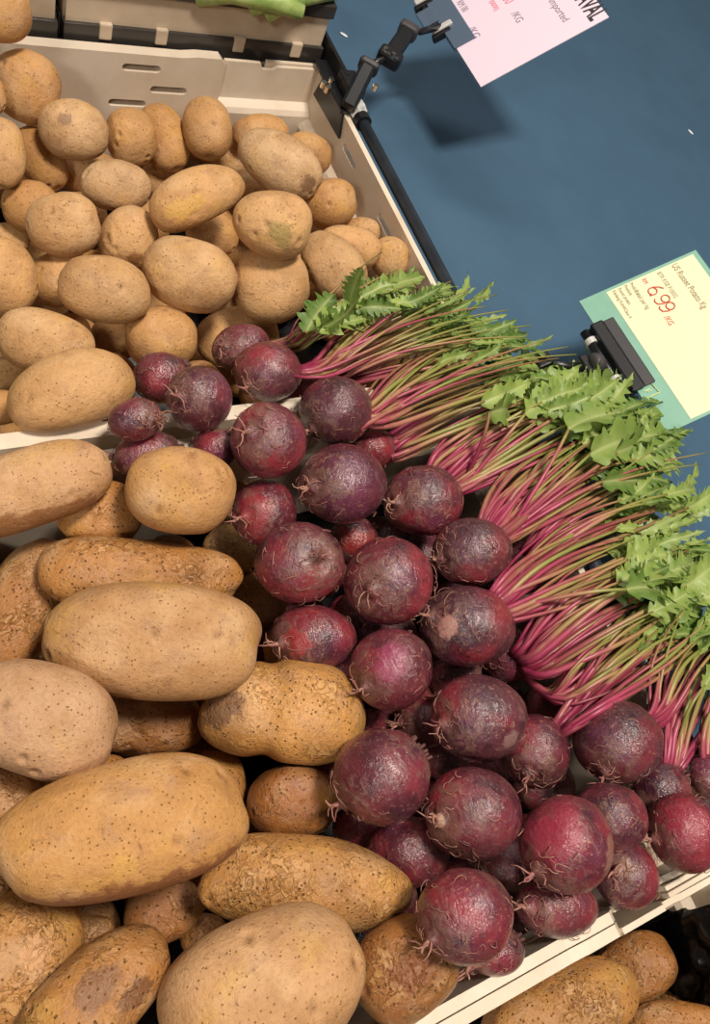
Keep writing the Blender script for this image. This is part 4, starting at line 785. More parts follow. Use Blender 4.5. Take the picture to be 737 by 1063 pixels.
# its clip
ck = tag(empty('sign_clip'), 'black clip with two silver bands holding the teal price card', 'sign clip'); ck.matrix_world = S.mw()
j0 = S.loc(620, 336)[0]; j1 = S.loc(672, 402)[0]; jt = max(S.loc(640, 330)[1] * .8, .010)
m = MB(); m.box((j0, -.006, .0008), (j1, jt * .40, .0058), bev=.0018); m.build('jaw', 'black', ck)
m = MB(); m.box((j0 + .001, jt * .40, .0008), (j1 - .001, jt + .001, .0032), bev=.0012); m.build('jaw_lip', 'lip', ck)
MB().box((j0, -.006, -.006), (j1, jt, -.0008), bev=.0018).build('back_jaw', 'black', ck)
pa, pb = S.loc(615, 343), S.loc(655, 402); py = -.0120
MB().tube([(pa[0] - .002, py, 0), (pb[0] + .006, py, 0)], .0042, 12).build('pin', 'black', ck, smooth=True)
for qx in (S.loc(621.5, 351.5)[0], S.loc(647, 391)[0]):
    MB().tube([(qx - .0028, py, 0), (qx + .0028, py, 0)], .0056, 14).build('band', 'silver', ck, smooth=False)
kx = S.loc(632, 372)[0]
m = MB(); bm = bmesh.new(); bmesh.ops.create_uvsphere(bm, u_segments=16, v_segments=10, radius=1)
m.add(bm, np.diag([.0105, .0075, .0105]), (kx, py - .007, .001)); m.build('knob', 'knob', ck, smooth=True)
MB().box((kx - .013, py - .019, -.007), (kx + .013, py - .011, .004), bev=.0015).build('knuckle', 'black', ck)
Wp = lambda p: np.array(S.mw().inverted() @ Vector(p))
A0 = np.array([kx, py - .016, -.002]); A3 = Wp((S.p(kx, 0)[0] - .01, .4735, .1530)); A1 = A0 + (A3 - A0) * .45 + np.array([-.012, 0, .004])
MB().tube([A0, A0 * .5 + A1 * .5, A1], .0042, 10).build('arm', 'black', ck, smooth=True)
m = MB(); m.box(A1 - .0075, A1 + .0075, bev=.002); m.build('joint', 'black', ck)
MB().tube([A1, A3], .0048, 10).build('arm', 'black', ck, smooth=True)
m = MB(); bm = bmesh.new(); bmesh.ops.create_cube(bm, size=1); bmesh.ops.bevel(bm, geom=bm.edges[:], offset=.1, segments=2, affect='EDGES', profile=.5)
m.add(bm, np.diag([.020, .020, .018]), A3); m.build('rail_clamp', 'black', ck)

# pink sign
S = Sign((468, 41), .19, 37, (1, .02))
b0 = S.loc(500, 90); wide, hgt = .15, S.loc(632, 18)[1]
left = b0[0] - wide
ps = tag(empty('price_sign'), 'pink card with bold black word over the blue counter', 'price sign'); ps.matrix_world = S.mw()
MB().plate([(left, 0), (b0[0], 0), (b0[0], hgt), (left, hgt)], [], .001, (0, 0, -.0005), (1, 0, 0), (0, 1, 0)).build('card', 'pink', ps)
def put(body, px, size, mat, **k):
    q = S.loc(*px); return text(body, ps, q[0], q[1], size, mat, h=.0007, **k)
put('NAVAL', (613.5, 23), .030, 'ink', sx=.50, bold=.0006, align='RIGHT')
put('Imported', (585, 24), .0120, 'greyink', sx=.8, align='RIGHT')
put('/KG', (530.5, 15), .0120, 'greyink', sx=.8)
put('00', (521, -1), .018, 'pinkink', sx=.6)
put('(0000)', (507.5, 2), .0080, 'pinkink', sx=.8)
put('/KG', (485, 31), .0130, 'greyink', sx=.8)
put('RM 00', (474, 3), .011, 'greyink', sx=.6)
pc = tag(empty('sign_clip'), 'grey see-through clip on a jointed black arm holding the pink card', 'sign clip'); pc.matrix_world = S.mw()
c0 = S.loc(486, 28)
m = MB(); m.box((c0[0] - .085, -.003, .0007), (b0[0] - .062, c0[1], .003), bev=.001); m.build('clip_plate', 'clearclip', pc)
MB().box((c0[0] - .085, -.003, -.0035), (b0[0] - .062, c0[1], -.0008), bev=.001).build('back_plate', 'clearclip', pc)
h0, h1 = S.loc(462, 29), S.loc(441, 1)
MB().tube([(h1[0] - .006, -.007, 0), (h0[0] + .008, -.007, 0)], .0038, 10).build('pin', 'black', pc, smooth=True)
for hx in (h0[0], h1[0]):
    m = MB(); m.box((hx - .0035, -.014, -.004), (hx + .0035, .010, .0056), bev=.0015); m.build('hinge', 'silver', pc)
    m = MB(); m.box((hx + .003, -.017, -.005), (hx + .009, .006, .004), bev=.0015); m.build('hinge_cheek', 'black', pc)
inv = S.mw().inverted()
def zlerp(px, py, z): return np.array(inv @ Vector(at(px, py, z)))
P = dict(a=zlerp(361, 112, .160), b=zlerp(366, 100, .170), c=zlerp(383, 68, .182), d=zlerp(405, 59, .186), e=zlerp(425, 30, .190), f=zlerp(436, 33, .190), g=zlerp(460, 27, .190))
def bar(p, q, wd, th, nm, mat='black'):
    d = q - p; L = np.linalg.norm(d); d = d / L; up = np.array(inv.to_3x3() @ Vector((0, 0, 1))); sd = np.cross(up, d); sd /= np.linalg.norm(sd); up = np.cross(d, sd)
    m = MB(); m.box((0, -wd / 2, -th / 2), (L, wd / 2, th / 2), np.column_stack([d, sd, up]), p, bev=min(wd, th) * .22); return m.build(nm, mat, pc)
bar(P['a'], P['c'] , .016, .014, 'lower_arm')
bar(P['c'] - (P['c'] - P['b']) * .12, P['c'] + (P['c'] - P['b']) * .06, .022, .018, 'arm_cap', 'knob')
MB().tube([P['c'], P['d']], .0040, 10).build('link', 'black', pc, smooth=True)
bar(P['d'] - (P['e'] - P['d']) * .12, P['e'], .017, .014, 'upper_arm')
bar(P['d'] - (P['e'] - P['d']) * .16, P['d'] + (P['e'] - P['d']) * .1, .026, .016, 'joint')
bar(P['e'] - (P['e'] - P['d']) * .18, P['e'] + (P['e'] - P['d']) * .04, .022, .017, 'arm_cap', 'knob')
MB().tube([P['e'], P['f'], P['g']], .0036, 10).build('link', 'black', pc, smooth=True)
for px in ((401, 49), (409, 55), (391, 88)):
    c = zlerp(*px, .196); up = np.array(inv.to_3x3() @ Vector((0, 0, 1))); MB().tube([c - up * .006, c], .0026, 8).build('screw', 'chrome', pc)
q = zlerp(444, 18, .187)
MB().box(q - [.012, .010, .0015], q + [.012, .010, .0015], bev=.001).build('link_plate', 'clearclip', pc)

# ================================================================ vegetables
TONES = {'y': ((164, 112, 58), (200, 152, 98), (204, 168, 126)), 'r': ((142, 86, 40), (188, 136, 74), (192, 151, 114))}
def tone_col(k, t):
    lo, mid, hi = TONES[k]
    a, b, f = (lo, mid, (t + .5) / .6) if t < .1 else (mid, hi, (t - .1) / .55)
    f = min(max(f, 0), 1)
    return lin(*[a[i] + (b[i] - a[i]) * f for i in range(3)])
SHAPE = {'Y13': dict(bend=.13, taper=-.10), 'R10': dict(lobe=.11, bend=.12, taper=.08), 'R9': dict(lobe=.15), 'R4': dict(bend=-.12), 'Y25': dict(taper=.08), 'Y29': dict(taper=.14), 'Y34': dict(taper=.12),
         'R13': dict(taper=-.06, bend=.05), 'R11': dict(bend=.05, taper=.04), 'R5': dict(bend=.04, taper=.04), 'R14': dict(taper=-.08), 'R16': dict(taper=-.16), 'Y21': dict(taper=.06, bend=.05), 'Y20': dict(taper=-.1), 'R1': dict(taper=.02), 'C1': dict(lobe=.10)}
GROUP = {'y': 'small golden potatoes heaped in the first crate', 'r': 'big baking potatoes heaped in the cream crates', 'b': 'beetroots heaped beside the baking potatoes'}
ROUGH = {'R4', 'R6', 'R8', 'R8b', 'R9', 'R10', 'R12', 'R13', 'R15', 'R16', 'R17', 'R18', 'R19', 'R20', 'R21', 'C1', 'C2', 'C3', 'C4', 'R3'}
# marks on single vegetables: image direction (right, down), towards the viewer, weight along the length, radius, colour
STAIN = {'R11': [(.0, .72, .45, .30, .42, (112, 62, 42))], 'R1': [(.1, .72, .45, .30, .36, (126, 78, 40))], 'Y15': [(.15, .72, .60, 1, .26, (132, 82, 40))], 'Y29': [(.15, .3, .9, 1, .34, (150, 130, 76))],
         'Y13': [(-.15, .25, .9, .6, .34, (204, 160, 84))], 'Y25': [(.72, .5, .45, 1, .28, (110, 76, 52))], 'R16': [(-.05, -.1, .95, 1, .30, (120, 82, 54)), (.5, .2, .8, 1, .22, (96, 60, 36))], 'R10': [(-.65, -.1, .7, 1, .30, (108, 76, 56))],
         'R15': [(.3, -.1, .9, 1, .26, (206, 156, 108))], 'Y3': [(-.2, -.3, .9, 1, .20, (140, 108, 84))], 'R21': [(.1, .1, .95, 1, .42, (120, 66, 34))], 'C3': [(0, .2, .9, 1, .3, (206, 158, 62))],
         'B18': [(-.5, .05, .86, 1, .26, (176, 128, 116))], 'B19': [(.6, .45, .65, .6, .17, (140, 108, 102))], 'B24': [(.85, .25, .45, .4, .30, (150, 108, 92)), (-.3, -.2, .93, 1, .6, (144, 42, 62))], 'B15': [(-.35, .1, .9, 1, .42, (150, 44, 46))],
         'B25': [(.1, -.2, .95, 1, .6, (140, 40, 58))], 'B26': [(-.1, -.25, .95, 1, .24, (150, 112, 96))], 'B9': [(-.3, 0, .95, 1, .5, (140, 44, 52))], 'B29': [(-.72, .2, .65, 1, .16, (184, 148, 128))], 'B39': [(0, 0, 1, 1, .6, (150, 50, 44))], 'B16': [(-.05, -.2, .95, 1, .42, (140, 52, 84))]}
def add_stain(me, iid, c, unit, frame):
    out = np.zeros((len(unit), 4), np.float32)
    view = np.array(c) - CAM; view /= np.linalg.norm(view); rt = M @ np.array([1.0, 0, 0]); dn = M @ np.array([0, 1.0, 0])
    for (dx, dy, dz, wx, rad, col) in STAIN.get(iid, ()):
        d = rt * dx + dn * dy - view * dz; d /= np.linalg.norm(d); d = frame.T @ d
        q = (unit - d) * np.array([wx, 1, 1]); f = np.clip(1.25 - np.linalg.norm(q, axis=1) / rad * .75, 0, 1)
        k = f > out[:, 3]; out[k, :3] = lin(*col)[:3]; out[k, 3] = f[k]
    at_ = me.attributes.new('stain', 'FLOAT_COLOR', 'POINT'); at_.data.foreach_set('color', out.ravel())
def potato(iid, k, c, u, w, abc, tone, label, sub=5):
    rng = np.random.default_rng(abs(hash_id(iid)))
    sph, F = ICO[sub]
    u = np.array(u); u /= np.linalg.norm(u); w = np.array(w); w -= u * (u @ w); w /= np.linalg.norm(w); n = np.cross(u, w)
    a, b, cc = abc
    p = 2.2 if k == 'y' else 2.4
    d = sph / (np.sum(np.abs(sph) ** p, axis=1) ** (1 / p))[:, None]
    sh = SHAPE.get(iid, {})
    x = d[:, 0]
    d = d.copy()
    rg = iid in ROUGH
    r = 1 + wobble(sph, 2.2, .035 if k == 'y' else .05, rng) + wobble(sph, 5.5, .013 if k == 'y' else (.03 if rg else .017), rng) + wobble(sph, 13, .008 if rg else .004, rng)
    if sh.get('lobe'): r = r - sh['lobe'] * np.exp(-((x + .25) / .16) ** 2)
    d *= r[:, None]
    tp = 1 + sh.get('taper', rng.uniform(-.05, .05)) * x
    d[:, 1] *= tp; d[:, 2] *= tp
    P = d * np.array([a, b, cc])
    P[:, 1] += sh.get('bend', rng.uniform(-.04, .04)) * b * (x * x - .4) * 1.6
    # eyes: shallow pits with a brow
    eye = np.zeros(len(P))
    for _ in range(rng.integers(5, 9)):
        e = rng.normal(size=3); e[0] *= 1.2; e /= np.linalg.norm(e)
        q = sph - e; dx = q[:, 0] * a / b; dy = q[:, 1]; dz = q[:, 2]
        rr = np.sqrt(dx * dx * 1.8 + dy * dy + dz * dz)
        g = np.exp(-(rr / .10) ** 2); brow = np.exp(-((rr - .17) / .07) ** 2)
        P -= sph * (g * .0019 - brow * .0005)[:, None]
        eye = np.maximum(eye, np.exp(-(rr / .055) ** 2))
    # stem-end scar
    g = np.exp(-(np.linalg.norm(sph - np.array([1, 0, 0]), axis=1) / .16) ** 2); P -= sph * (g * .0022)[:, None]; eye = np.maximum(eye, g * .6)
    me = bpy.data.meshes.new('potato'); me.from_pydata(P.tolist(), [], F); me.update()
    at_ = me.attributes.new('eye', 'FLOAT', 'POINT'); at_.data.foreach_set('value', eye.astype(np.float32))
    add_stain(me, iid, c, sph, np.column_stack([u, w, n]))
    o = link('potato' if k == 'y' else 'baking_potato', me, 'yellow' if k == 'y' else ('rough' if iid in ROUGH or iid.startswith('buried') else 'russet'))
    o.matrix_world = Matrix(((u[0], w[0], n[0], c[0]), (u[1], w[1], n[1], c[1]), (u[2], w[2], n[2], c[2]), (0, 0, 0, 1)))
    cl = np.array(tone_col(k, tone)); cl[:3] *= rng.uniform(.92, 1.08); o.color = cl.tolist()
    tag(o, label, 'potato', GROUP[k])
    return o
def hash_id(s):
    h = 7
    for ch in s: h = (h * 131 + ord(ch)) % 1000003
    return h

TAIL_PX = {'B14': (384, 613), 'B28': (356, 834), 'B29': (455, 851), 'B9': (252, 537), 'B3': (185, 411), 'B7': (257, 447), 'B11': (322, 505), 'B18': (448, 640), 'B19': (460, 752),
           'B21': (628, 803), 'B10': (323, 446), 'B12': (411, 521), 'B24': (556, 905), 'B31': (448, 975), 'B16': (378, 714), 'B15': (293, 668), 'B13': (330, 578), 'B2': (258, 401), 'B26': (640, 905), 'B17': (456, 580), 'B20': (548, 805), 'B5': (160, 436), 'B1': (232, 360)}
ITEM = {}
def beet(iid, c, u, w, abc, tone, label, detail=True):
    rng = np.random.default_rng(hash_id(iid))
    c = np.array(c); r = float(np.mean(abc))
    view = c - CAM; view /= np.linalg.norm(view)
    # image axes at this place
    rt = M @ np.array([1.0, 0, 0]); dn = M @ np.array([0, 1.0, 0])
    if iid in TAIL_PX:
        ry = ray(*TAIL_PX[iid]); ry = ry / np.linalg.norm(ry)
        bq = ry @ (CAM - c); disc = bq * bq - ((CAM - c) @ (CAM - c) - (r * .99) ** 2)
        t_ = -bq - math.sqrt(max(disc, 0)); tail = CAM + ry * t_ - c
    else:
        tail = -.78 * rt + .35 * dn + rng.normal(size=3) * .2 - view * .2
    tail = tail / np.linalg.norm(tail)
    zc = -tail; xa = np.cross(zc, view); xa /= np.linalg.norm(xa); ya = np.cross(zc, xa)
    Rb = np.column_stack([xa, ya, zc])
    sph, F = ICO[5 if detail else 4]
    # solved ellipsoid in world, evaluated in directions of the beet frame
    u = np.array(u); u /= np.linalg.norm(u); w = np.array(w); w -= u * (u @ w); w /= np.linalg.norm(w); n = np.cross(u, w)
    wd = sph @ Rb.T
    q = np.column_stack([wd @ u / abc[0], wd @ w / abc[1], wd @ n / abc[2]])
    rad = 1 / np.linalg.norm(q, axis=1)
    z = sph[:, 2]
    k = 1 + wobble(sph, 2.4, .022, rng) + wobble(sph, 6, .008, rng) + wobble(sph, 16, .0022, rng)
    ta = np.arccos(np.clip(-z, -1, 1)); ca = np.arccos(np.clip(z, -1, 1))
    k += .10 * np.exp(-(ta / .13) ** 2) - .045 * np.exp(-((ta - .26) / .14) ** 2)      # puckered root end
    k += -.06 * np.exp(-(ca / .35) ** 2) + .05 * np.exp(-((ca - .45) / .2) ** 2) + .012 * np.sin(ca * 34) * np.exp(-((ca - .5) / .25) ** 2)  # shouldered crown
    if iid == 'B13': k -= .16 * np.exp(-(np.linalg.norm(wd - (lambda v: v / np.linalg.norm(v))(rt * .55 + dn * .05 - view * .8), axis=1) / .17) ** 2)
    P = sph * (rad * k)[:, None]
    me = bpy.data.meshes.new('beetroot'); me.from_pydata(P.tolist(), [], F); me.update()
    at_ = me.attributes.new('axis', 'FLOAT', 'POINT'); at_.data.foreach_set('value', z.astype(np.float32))
    add_stain(me, iid, c, sph, Rb)
    root = empty('beetroot', c)
    o = link('root_bulb', me, 'beet', root, Matrix(((xa[0], ya[0], zc[0], 0), (xa[1], ya[1], zc[1], 0), (xa[2], ya[2], zc[2], 0), (0, 0, 0, 1))))
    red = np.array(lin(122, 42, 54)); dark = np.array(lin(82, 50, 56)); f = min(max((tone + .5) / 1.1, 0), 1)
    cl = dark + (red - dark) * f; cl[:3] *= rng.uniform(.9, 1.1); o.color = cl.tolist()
    tag(root, label, 'beetroot', GROUP['b'])
    ITEM[iid] = dict(o=root, c=c, r=r, crown=c + zc * r, rt=rt, dn=dn, view=view)
    if not detail: return root
    def surf(dirs, lift):
        dirs = dirs / np.linalg.norm(dirs, axis=1)[:, None]
        wd_ = dirs @ Rb.T; q_ = np.column_stack([wd_ @ u / abc[0], wd_ @ w / abc[1], wd_ @ n / abc[2]])
        rr = 1 / np.linalg.norm(q_, axis=1)
        return wd_ * (rr * 1.0 + lift)[:, None]
    # tap root: a thin crooked tail with side hairs
    L = rng.uniform(.007, .014); pts = [surf(np.array([[0, 0, -1.0]]), np.array([0.0]))[0] * 1.02]
    d = tail.copy(); side = rng.normal(size=3)
    m = MB()
    for i in range(5):
        d = d + .35 * rng.normal(size=3) + .25 * (-view) ; d /= np.linalg.norm(d); pts.append(pts[-1] + d * L / 5)
    m.tube(pts, np.linspace(.0017, .0004, 6), 7)
    for _ in range(4):
        p = pts[rng.integers(0, 3)]; dd = tail + rng.normal(size=3) * .9; hp = [p]
        for i in range(4): dd = dd + .5 * rng.normal(size=3); dd /= np.linalg.norm(dd); hp.append(hp[-1] + dd * .0035)
        m.tube(hp, np.linspace(.0008, .00025, 5), 5)
    m.build('tap_root', 'rootlet', root, smooth=True)
    # fine root hairs lying on the skin, denser round the root end
    m = MB()
    for _ in range(int(rng.integers(18, 28))):
        th = rng.uniform(0, 6.28); el = rng.choice([rng.uniform(.15, .7), rng.uniform(.5, 2.3)])
        d0 = np.array([math.sin(el) * math.cos(th), math.sin(el) * math.sin(th), -math.cos(el)])
        tg = rng.normal(size=3); dirs = [d0]
        for i in range(6):
            tg = tg + .8 * rng.normal(size=3); tg -= dirs[-1] * (tg @ dirs[-1]); tg /= np.linalg.norm(tg)
            nd = dirs[-1] + tg * rng.uniform(.04, .10); dirs.append(nd / np.linalg.norm(nd))
        lf = np.abs(np.sin(np.linspace(0, 3.1, 7))) * rng.uniform(.0002, .0022) + .0002
        m.tube(surf(np.array(dirs), lf), np.linspace(.00034, .00016, 7), 4, caps=False)
    hr = m.build('rootlets', 'rootlet', root, smooth=True)
    hr['kind'] = 'stuff'
    # stubble of cut leaf bases on the crown
    m = MB()
    for _ in range(12):
        th = rng.uniform(0, 6.28); el = rng.uniform(0, .38)
        d0 = np.array([math.sin(el) * math.cos(th), math.sin(el) * math.sin(th), math.cos(el)]); p0 = surf(d0[None], np.array([-.002]))[0]
        dd = Rb @ (d0 * .6 + np.array([0, 0, .6])); dd /= np.linalg.norm(dd)
        m.tube([p0, p0 + dd * rng.uniform(.003, .006)], [.0016, .0009], 6)
    m.build('crown_stubs', 'crown', root, smooth=True)
    return root

BIG = {'R5', 'R11', 'R14', 'R13', 'R10', 'R4', 'R7', 'R16'}
SPH = []      # spheres that the stems must stay clear of
def clear_of(c, u, abc, iid):
    a, b = abc[0], (abc[1] + abc[2]) / 2
    for s_ in ((0,) if a < b * 1.15 else (-.6, -.3, 0, .3, .6)):
        SPH.append((np.array(c) + np.array(u) * a * s_, b * math.sqrt(1 - s_ * s_ * .8), iid))
for (iid, k, c, u, w, abc, tone, label) in ITEMS:
    if k == 'b': beet(iid, c, u, w, abc, tone, label)
    else: potato(iid, k, c, u, w, abc, tone, label, 6 if iid in BIG else 5)
    clear_of(c, u, abc, iid)
BUR = {'y': 'golden potato of the under layer, glimpsed through gaps between other golden potatoes',
       'r': 'baking potato of the under layer, glimpsed through gaps between bigger ones',
       'b': 'beetroot of the under layer, glimpsed through gaps between bigger beetroots'}
for i, (k, c, u, abc) in enumerate(BURIED):
    w = (-u[1], u[0], 0)
    if k == 'b': o = beet('buried%d' % i, c, u, w, abc, .1, BUR[k], False)
    else: o = potato('buried%d' % i, k, c, u, w, abc, -.1, BUR[k], 4)
    o['group'] = 'under layer of ' + {'y': 'golden potatoes', 'r': 'baking potatoes', 'b': 'beetroots'}[k]

# ================================================================ stems and leaves of the beet bunches
UPC = lambda p: (CAM - p) / np.linalg.norm(CAM - p)
SC = np.array([s_[0] for s_ in SPH]); SR = np.array([s_[1] for s_ in SPH])
def lift(P, skip, clr):
    P = P.copy()
    for i in range(len(P)):
        p = P[i]
        for _ in range(30):
            d = np.linalg.norm(SC - p, axis=1) - SR
            if skip is not None and i < 3: d = np.where(skip, 1, d)
            bad = d.min() < clr
            rim = (.432 < p[1] < .487) and p[2] < .1585 + clr
            rim = rim or ((-.325 < p[0] < -.282) and p[2] < .153 + clr and p[1] < .47)
            if not bad and not rim: break
            p = p + UPC(p) * .002
        P[i] = p
    if len(P) > 4:
        for _ in range(3): P[1:-1] = np.maximum(P[1:-1], 0 * P[1:-1] - 9) * .5 + (P[:-2] + P[2:]) * .25
    return P
def bez(p0, p1, p2, p3, n):
    t = np.linspace(0, 1, n)[:, None]
    return (1 - t) ** 3 * p0 + 3 * (1 - t) ** 2 * t * p1 + 3 * (1 - t) * t * t * p2 + t ** 3 * p3
def stem_mesh(P, r0, r1, n=7):
    m = MB(); N = len(P); m.tube(P, np.linspace(r0, r1, N), n)
    me = m.mesh('stem')
    v = np.repeat(np.linspace(0, 1, N), n).astype(np.float32)
    at_ = me.attributes.new('along', 'FLOAT', 'POINT'); at_.data.foreach_set('value', v)
    return me
def leaf_mesh(p0, d, up, L, Wd, rng, lobes):
    if lobes > 5: lobes = 8
    N = 44 if lobes > 5 else 26
    d = d / np.linalg.norm(d); sd = np.cross(d, up); sd /= np.linalg.norm(sd); up = np.cross(sd, d)
    bu = rng.normal() * .25 - .15; bs = rng.normal() * .25
    ph = rng.uniform(0, 6.28)
    V = []; rib = []; F = []
    cols = (-1, -.55, -.12, 0, .12, .55, 1)
    for i in range(N + 1):
        t = i / N
        mid = p0 + d * (L * t) + up * (L * bu * t * t) + sd * (L * bs * t * t)
        env = math.sin(math.pi * min(1, .06 + t * .94) ** .75) ** .8 if t < 1 else 0
        for cidx, s_ in enumerate(cols):
            sg = 0 if s_ == 0 else (1 if s_ > 0 else -1)
            lob = .40 + .60 * abs(math.sin(math.pi * lobes * t + (.5 if sg > 0 else 0))) ** .8
            fr = 1 + .14 * math.sin(47 * t + ph * sg) + .10 * math.sin(83 * t + ph)
            ww = Wd * env * (lob * fr if abs(s_) == 1 else (.8 * lob + .2 if abs(s_) > .5 else 1))
            x = s_ * ww
            zz = .30 * abs(x) + Wd * .16 * math.sin(13 * t + ph + 2 * sg) * abs(s_) + Wd * .10 * math.sin(31 * t + ph) * (abs(s_) > .9)
            V.append(mid + sd * x + up * zz + d * (abs(x) * .28)); rib.append(1.0 if s_ == 0 else (.35 if abs(s_) < .2 else 0))
    n = len(cols)
    for i in range(N):
        for j in range(n - 1):
            a = i * n + j; F.append((a, a + 1, a + n + 1, a + n))
    me = bpy.data.meshes.new('leaf'); me.from_pydata([tuple(v) for v in V], [], F); me.update()
    at_ = me.attributes.new('rib', 'FLOAT', 'POINT'); at_.data.foreach_set('value', np.array(rib, np.float32))
    return me
#        owner  crown px    spread  ends: from - to             z end      n  leaf L    W     lobes  radius
BUNCH = [('B12', (452, 482), 14, ((530, 425), (600, 425)), (.155, .175), 16, (.035, .055), .0080, 5, .0026),
         ('B17', (512, 522), 14, ((580, 455), (640, 465)), (.155, .175), 14, (.035, .055), .0080, 5, .0026),
         ('B18', (528, 605), 12, ((620, 530), (690, 560)), (.15, .17), 14, (.035, .055), .0080, 5, .0026),
         ('B41', (575, 735), 14, ((650, 650), (720, 660)), (.15, .17), 16, (.035, .055), .0080, 5, .0028),
         ('B10', (372, 440), 10, ((440, 370), (520, 400)), (.15, .175), 14, (.035, .055), .0060, 5, .0024),
         ('B1', (303, 362), 8, ((325, 335), (375, 318)), (.185, .20), 11, (.035, .045), .0090, 6, .0022),
         ('B1', (306, 360), 8, ((378, 306), (425, 310)), (.180, .20), 12, (.032, .045), .0080, 6, .0022),
         ('B2', (335, 388), 14, ((405, 318), (475, 330)), (.165, .20), 22, (.045, .065), .0070, 6, .0027),
         ('B43', (345, 395), 14, ((470, 322), (540, 360)), (.16, .19), 22, (.040, .060), .0060, 5, .0026),
         ('B10', (392, 432), 20, ((470, 348), (560, 385)), (.16, .19), 26, (.035, .055), .0070, 5, .0028),
         ('B42', (405, 468), 20, ((500, 400), (595, 400)), (.16, .19), 25, (.040, .055), .0110, 5, .0029),
         ('B12', (482, 496), 24, ((555, 415), (640, 425)), (.165, .20), 30, (.045, .062), .0150, 6, .0031),
         ('B17', (530, 548), 22, ((605, 450), (680, 478)), (.165, .20), 30, (.045, .062), .0150, 6, .0032),
         ('B40', (551, 583), 20, ((640, 498), (710, 530)), (.155, .19), 24, (.045, .065), .0090, 6, .0030),
         ('B18', (537, 630), 24, ((650, 535), (730, 585)), (.155, .185), 26, (.040, .060), .0080, 5, .0030),
         ('B41', (550, 692), 30, ((640, 580), (725, 620)), (.160, .195), 30, (.045, .060), .0150, 6, .0036),
         ('B20', (606, 732), 22, ((670, 630), (745, 665)), (.155, .185), 26, (.045, .060), .0080, 5, .0034),
         ('B21', (690, 742), 18, ((700, 640), (770, 665)), (.155, .185), 20, (.045, .060), .0080, 5, .0030),
         ('B22', (702, 786), 14, ((718, 665), (760, 680)), (.155, .190), 14, (.045, .060), .0080, 5, .0030),
         ('B38', (736, 796), 10, ((750, 675), (800, 705)), (.155, .190), 12, (.045, .060), .0080, 5, .0034)]
